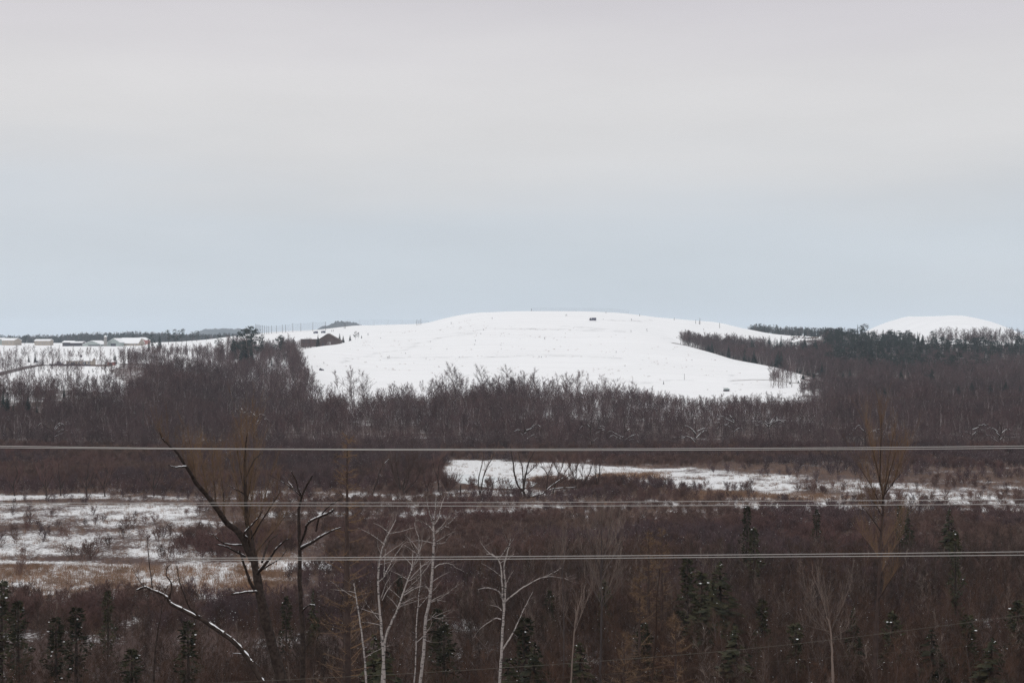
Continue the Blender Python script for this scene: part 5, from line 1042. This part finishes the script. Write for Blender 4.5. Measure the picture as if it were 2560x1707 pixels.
def vehicle(name, px, py, D, L, label, cat_, paint, rz=0.0, cargo=False, H=1.5):
    g = G(px, D); r = thing(name, g, label, cat_, rz=rz); w = 1.9
    b = MB(); b.box((-L / 2, -w / 2, .35), (L / 2, w / 2, .35 + H * .45)); b.build('body', M[paint], r)
    c = MB(); x0, x1 = (-L * .48, -L * .2) if cargo else (-L * .28, L * .3); zt = .35 + H
    z0 = .35 + H * .45 + .005; c.poly([(x0, -w / 2 + .02, z0), (x1, -w / 2 + .02, z0), (x1, w / 2 - .02, z0), (x0, w / 2 - .02, z0), (x0 + .3, -w / 2 + .15, zt), (x1 - .3, -w / 2 + .15, zt), (x1 - .3, w / 2 - .15, zt), (x0 + .3, w / 2 - .15, zt)],
           [(0, 3, 2, 1), (4, 5, 6, 7), (0, 1, 5, 4), (1, 2, 6, 5), (2, 3, 7, 6), (3, 0, 4, 7)]); c.build('cab', M['glass'], r)
    t_ = MB(); t_.box((x0 + .28, -w / 2 + .12, zt + .004), (x1 - .28, w / 2 - .12, zt + .1)); t_.build('cab_roof', M[paint if not cargo else 'snow'], r)
    if cargo: q = MB(); q.box((-L * .18, -w / 2 - .1, .7), (L / 2, w / 2 + .1, .5 + H)); q.build('cargo_box', M[paint], r)
    for xx in (-L * .33, L * .33):
        for yy in (-w / 2, w / 2): q = MB(); q.tube([(xx, yy - .12, .36), (xx, yy + .12, .36)], [.36, .36], 10, cap=True); q.build('wheel', M['rubber'], r)
vehicle('dump_truck', 1482, 801, hit(1482, 802, 1200), 6.6, 'dark truck parked near the top of the snow hill', 'truck', 'black_truck', -.05, True, 2.2)
vehicle('truck', 789, 834, hit(789, 834, 1300), 4.6, 'left dark vehicle above the brown barn', 'truck', 'black_truck', .15, True, 1.8)
vehicle('truck', 808, 833, hit(808, 833, 1300), 4.6, 'right dark vehicle above the brown barn', 'truck', 'black_truck', .15, True, 1.8)
vehicle('parked_car', 617, 972, 752, 4.6, 'blue car on the snowy road inside the left wood', 'car', 'blue_car')
vehicle('pickup', 99, 911, 868, 4.8, 'small white truck where the road meets the farmyard', 'truck', 'white_paint', 0, True, 2.0)
vehicle('parked_car', 147, 910, 868, 4.2, 'dark car parked left of the long house', 'car', 'black_truck')
vehicle('parked_car', 182, 911, 852, 4.2, 'dark car parked right in front of the long house', 'car', 'black_truck')
# dark board wall in front of the house
def board_wall():
    D = 846; r = thing('board_wall', G(200, D), 'long dark board wall in front of the long house', 'wall'); xs = P(123, 0, D).x - P(200, 0, D).x; xe = P(281, 0, D).x - P(200, 0, D).x; n = 26; w_ = (xe - xs) / n
    for i in range(n):
        x_ = xs + i * w_; h_ = 1.25 if i < 17 else 1.05; m_ = MB(); gz = float(ground(r.location.x + x_ + w_ / 2, D)) - r.location.z; m_.box((x_ + .02, random.uniform(-.03, .03), gz - .4), (x_ + w_ - .02, .15, gz + h_ + random.uniform(-.06, .06))); m_.build('board', M['darkwood' if i < 17 else 'dirt'], r)
board_wall()
# small shed low on the right of the hill
def hill_shed():
    D = hit(1816, 979, 700); g = G(1816, D); r = thing('hill_shed', g, 'small dark shed with slanted green roof and red side on the hill foot', 'shed', rz=.3); 
    m_ = MB(); m_.box((-1.6, -1, -.3), (1.6, 1, .95)); m_.build('wall', M['darkwood'], r)
    m_ = MB(); m_.box((1.605, -.9, -.2), (1.66, .9, .9)); m_.build('side_panel', M['red_paint'], r)
    m_ = MB(); m_.poly([(-2, -1.3, .96), (2, -1.3, .96), (1.6, 1.2, 1.75), (-1.6, 1.2, 1.75), (-2, -1.3, 1.1), (2, -1.3, 1.1), (1.6, 1.2, 1.9), (-1.6, 1.2, 1.9)], [(0, 1, 2, 3), (4, 5, 6, 7), (0, 1, 5, 4), (1, 2, 6, 5), (2, 3, 7, 6), (3, 0, 4, 7)]); m_.build('roof', M['wall_grey'], r)
    m_ = MB(); m_.box((-.5, -1.06, -.2), (.3, -1.0, .8)); m_.build('door', M['dark'], r)
hill_shed()
def rock(px, py, D, s_, label, mt='dark'):
    g = G(px, D); m_ = MB(); random.seed(int(px * 7)); m_.blob((0, 0, s_ * .4), s_, 0, .8); m_.blob((s_ * .6, 0, s_ * .25), s_ * .7, 0, .8); o = m_.build('boulder', M[mt]); o.location = g; tag(o, label, 'rock')
rock(801, 924, hit(801, 926, 820), 1.3, 'black round lump at the left foot of the snow hill'); rock(807, 925, hit(807, 926, 820), .7, 'small black lump right of the round one'); rock(838, 931, hit(838, 932, 820), .6, 'flat dark lump on the snow above the wood')
# posts on the hill
def pole(px, top, base, D, wpx, label, cat_='post', name='post', group=None, arm=0, mt='post'):
    g = G(px, D); u = D / F; hgt = EYE - (top - HY) * u - g.z
    hgt = max(hgt, 1.0); m_ = MB(); m_.tube([(0, 0, -.4), (0, 0, hgt)], [wpx * u * .5, wpx * u * .4], 6, cap=True)
    if arm:
        r = thing(name, g, label, cat_, group); m_.build('pole', M[mt], r); a = MB(); a.box((-arm / 2, -.12, hgt - .5), (arm / 2, .0, hgt - .3)); a.build('crossarm', M[mt], r)
        for s_ in (-.42, 0, .42): q = MB(); q.tube([(s_ * arm, -.06, hgt - .29), (s_ * arm, -.06, hgt)], [.08, .05], 6, cap=True); q.build('insulator', M['concrete'], r)
    else: o = m_.build(name, M[mt]); o.location = g; tag(o, label, cat_, group)
zones = [(860, 812, 5), (863, 812, 4), (1042, 805, 6), (1047, 805, 5), (1052, 803, 6), (1515, 783, 4), (1599, 791, 6), (1579, 802, 6), (1508, 800, 3), (1686, 797, 3), (1739, 804, 5), (1750, 801, 6), (1748, 806, 5), (1799, 811, 4), (1692, 846, 4), (1705, 837, 4), (1577, 831, 6), (1617, 826, 5), (1618, 829, 3), (1759, 825, 4), (1362, 849, 6), (1361, 846, 3), (1540, 882, 5), (1348, 894, 5), (1354, 894, 4), (1562, 917, 5), (1730, 902, 3), (1758, 875, 4), (970, 897, 6), (973, 895, 7), (1202, 836, 4), (1189, 853, 4), (1187, 863, 4), (1209, 826, 4), (1230, 798, 5), (1128, 810, 5), (952, 846, 3), (1076, 855, 3), (1014, 885, 4), (1117, 874, 2), (1148, 895, 4), (833, 829, 5), (829, 829, 4), (1417, 790, 5), (1413, 790, 3), (1328, 775, 4), (810, 909, 5), (1065, 898, 3)]
for px, py, hh_ in zones:
    D = hit(px, py, 700); D = min(D, 1500); sd = 'left slope' if px < 1100 else ('middle' if px < 1560 else 'right slope')
    pole(px + random.uniform(-.5, .5), py - hh_, py, D, 1.15, 'short dark stick poking out of the snow on the hill ' + sd, 'stick', 'snow_stick', 'sticks on the hill ' + sd, mt='post')
for px, top, base, D0, lb in [(1582, 944, 963, 750, 'thin pole at the foot of the hill above the wood'), (1711, 934, 950, 800, 'lone tall pole low on the right of the hill'), (1802, 873, 887, 1050, 'pale pole at the forest edge of the hill'), (77, 888, 915, 800, 'thin pole beside the left road'), (106, 888, 912, 800, 'thin pole behind the white truck'), (148, 862, 905, 850, 'tall thin pole left of the long house'), (250, 866, 900, 880, 'pole with crossarm on the snowy field'), (466, 833, 866, 1100, 'thin pole right of the ridge pines')]:
    D = hit(px, base, D0); pole(px, top, base, D, 1.0, lb, 'pole', 'pole')
pole(358, 1005, 1050, 470, 3.2, 'weathered utility pole with short crossarm in the left wood', 'pole', 'utility_pole', None, 1.6, 'bark_grey')
pole(738, 934, 1000, 740, 2.0, 'left one of the twin utility poles in the wood', 'pole', 'utility_pole', None, 1.4, 'bark_grey')
pole(744, 934, 1000, 742, 2.0, 'right one of the twin utility poles in the wood', 'pole', 'utility_pole', None, 1.4, 'bark_grey')
# little tree and brushy piles on the hill foot
con(1659, 950, hit(1659, 961, 760), 'spruce', 'tiny dark spruce alone at the hill foot', None, .7)
# debris fences: posts with hanging net
def netting(posts, D, label, group=None, cords=7, pr=.22):
    """posts: (px, py top); the net hangs between them"""
    r = thing('net_fence', G(posts[0][0], D), label, 'net fence', group); o = r.location; tops = []; bots = []
    for px, tp in posts:
        g = G(px, D); z = EYE - (tp - HY) / F * D; g_, t_ = g - o, Vector((g.x, g.y, z)) - o; m_ = MB(); m_.tube([g_ - Vector((0, 0, .4)), t_], [pr, pr * .75], 5, cap=True); m_.build('post', M['post'], r); tops.append(t_); bots.append(g_)
    for i in range(len(posts) - 1):
        m_ = MB(); W = tops[i + 1].x - tops[i].x; H_ = tops[i].z - bots[i].z; nv = max(2, int(abs(W) / 1.0)); nh = cords
        def pt(s_, t_):
            a = bots[i].lerp(bots[i + 1], s_); b = tops[i].lerp(tops[i + 1], s_); sag = .09 * (b.z - a.z) * 4 * s_ * (1 - s_) * t_; q = a.lerp(b, .05 + .93 * t_); return q + Vector((0, 0, -sag))
        for j in range(nh + 1): m_.tube([pt(k / 5, j / nh) for k in range(6)], [.045 if j < nh else .07] * 6, 3)
        for j in range(nv + 1): m_.tube([pt(j / nv, 0), pt(j / nv, 1)], [.04] * 2, 3)
        m_.build('net', M['net'], r)
netting([(639, 810), (642, 811), (645, 811.5), (648, 812), (652, 812.5), (656, 813), (661, 814), (667, 814), (672, 815), (679, 814), (691, 813.5), (706, 812), (714, 811.5), (732, 808), (752, 808), (782, 805), (814, 804)], 1480, 'tall litter net fence with dark posts on the ridge above the barn', cords=11)
netting([(840, 802), (868, 800.5), (900, 800.5), (935, 799.5), (970, 799), (1005, 800), (1040, 801), (1072, 802)], 1590, 'faint long net fence along the crest left of the hill top', cords=3, pr=.09)
netting([(1330, 770), (1365, 769.5), (1400, 770), (1440, 770), (1480, 770.5), (1530, 772), (1572, 776)], 1500, 'barely visible net fence on the very top of the hill', cords=2, pr=.05)
# the pale sheet on a frame by the pines
def sheet():
    D = 1300; g = G(705, D); r = thing('white_board', g, 'pale upright board on two legs left of the brown barn', 'board'); m_ = MB(); m_.box((-1.6, -.1, 1.2), (1.6, .1, 5.5)); m_.build('panel', M['wall_grey'], r)
    for s_ in (-1.3, 1.3): q = MB(); q.tube([(s_, .25, -.3), (s_, .25, 5.3)], [.12, .12], 5, cap=True); q.build('leg', M['post'], r)
sheet()
# rubble snow piles on the right shoulder
random.seed(5)
for i, (px, py, s_) in enumerate([(1995, 836, 5), (2012, 838, 4.5), (2030, 836, 6), (2045, 834, 7), (2055, 838, 6)]):
    D = 1540; g = G(px, D); m_ = MB()
    for j in range(9): m_.blob((random.uniform(-s_, s_), random.uniform(-2, 2), random.uniform(0, s_ * .35)), random.uniform(.8, 1.9), 0 if j % 3 else 1, .7)
    o = m_.build('rubble_pile', [M['snow'], M['dirt']]); o.location = g; tag(o, ['leftmost', 'second', 'third', 'fourth', 'rightmost'][i] + ' snowy rubble pile on the right shoulder of the hill', 'rubble pile', 'snowy rubble piles')
# brush heaps above the wood at the hill foot
for i, (px, py, lb) in enumerate([(1465, 975, 'flat dark brush heap low on the hill, leftmost'), (1495, 975, 'dark brush heap second from left low on the hill'), (1588, 975, 'round reddish brush clump right of the thin pole'), (1615, 970, 'dark leaning brush clump at the hill foot'), (1632, 982, 'reddish brush clump, rightmost at the hill foot')]):
    D = 765; h = Hero('brush_clump', D, px, lb, 'bush', 'twig_red', 'twig_red'); u = D / F
    for j in range(6):
        b = bend(V3((random.uniform(-2, 2), random.uniform(-1, 1), 0)), V3((random.uniform(-.8, .8), 0, 1)), random.uniform(3.2, 5.2), 3, .2); h.T.tube(b, [.08, .06, .05, .02], 3); h.twigs(b, 16, 14, .3, .45, .1, 1, 4, .9)
    h.done()

# ------------------------------------------------------------------ power cables
def cable(pts, D, wpx, label, taper=False, mt='wire'):
    pts = list(pts)
    (x0, y0), (x1, y1) = pts[0], pts[1]; (xa, ya), (xb, yb) = pts[-2], pts[-1]
    if not taper: pts = [(x0 - 900, y0 - (y1 - y0) / (x1 - x0) * 900 - 5)] + pts
    pts = pts + [(xb + 900, yb + (yb - ya) / (xb - xa) * 900 - 6)]
    q = cat([P(a, b, D) for a, b in pts], 12); n = len(q); r = [wpx * .44 * D / F] * n
    if taper:
        for i in range(8): r[i] *= .15 + .85 * i / 8
    m_ = MB(); m_.tube(q, r, 6); o = m_.build('power_cable', M[mt], None, True); tag(o, label, 'cable')
cable([(0, 1114.8), (640, 1121.8), (1280, 1122.2), (1920, 1120), (2560, 1114.5)], 45, 2.1, 'upper pale cable of the highest pair across the view')
cable([(0, 1118.8), (640, 1123.2), (1280, 1125.6), (1920, 1124), (2560, 1120)], 45.4, 2.1, 'lower pale cable of the highest pair across the view')
cable([(0, 1256.6), (640, 1256.4), (1280, 1255.5), (1920, 1252), (2560, 1248.4)], 45, 1.7, 'upper pale cable of the middle pair across the view')
cable([(0, 1261.5), (640, 1263.4), (1280, 1264.4), (1920, 1262.8), (2560, 1259.6)], 45.4, 1.8, 'lower pale cable of the middle pair across the view')
cable([(410, 1394), (640, 1394), (1280, 1390.5), (1920, 1385.5), (2560, 1378.5)], 45, 2.1, 'upper pale cable of the lowest pair across the view', True)
cable([(410, 1399), (640, 1399.6), (1280, 1396.8), (1920, 1391.6), (2560, 1387)], 45.4, 2.1, 'lower pale cable of the lowest pair across the view', True)
cable([(0, 990), (640, 996.5), (1280, 998), (1920, 995.5), (2560, 992)], 60, .6, 'hair thin cable crossing the wood below the snow hill', False, 'wire_dark')
cable([(0, 1730), (640, 1702), (1280, 1667), (1920, 1616), (2560, 1537)], 40, 1.1, 'thin slanting cable rising to the right at the bottom', False, 'wire_dark')
cable([(640, 1745), (1280, 1702), (1920, 1654), (2560, 1604)], 42, .35, 'faintest slanting cable below the other at the bottom', False, 'wire_dark')

# ------------------------------------------------------------------ air
HAZE = 0.00008
if HAZE:
    m_ = MB(); m_.box((-5300, -60, -2.0), (5300, 7650, 112)); o = m_.build('haze', bpy.data.materials.new('haze_air')); tag(o, kind='stuff')
    hm = o.data.materials[0]; hm.use_nodes = True; t = hm.node_tree; t.nodes.clear(); oo = N(t, 'ShaderNodeOutputMaterial'); pv = N(t, 'ShaderNodeVolumePrincipled')
    pv.inputs['Density'].default_value = HAZE; pv.inputs['Color'].default_value = (.78, .89, 1.0, 1); pv.inputs['Anisotropy'].default_value = 0.0
    t.links.new(pv.outputs[0], oo.inputs['Volume'])
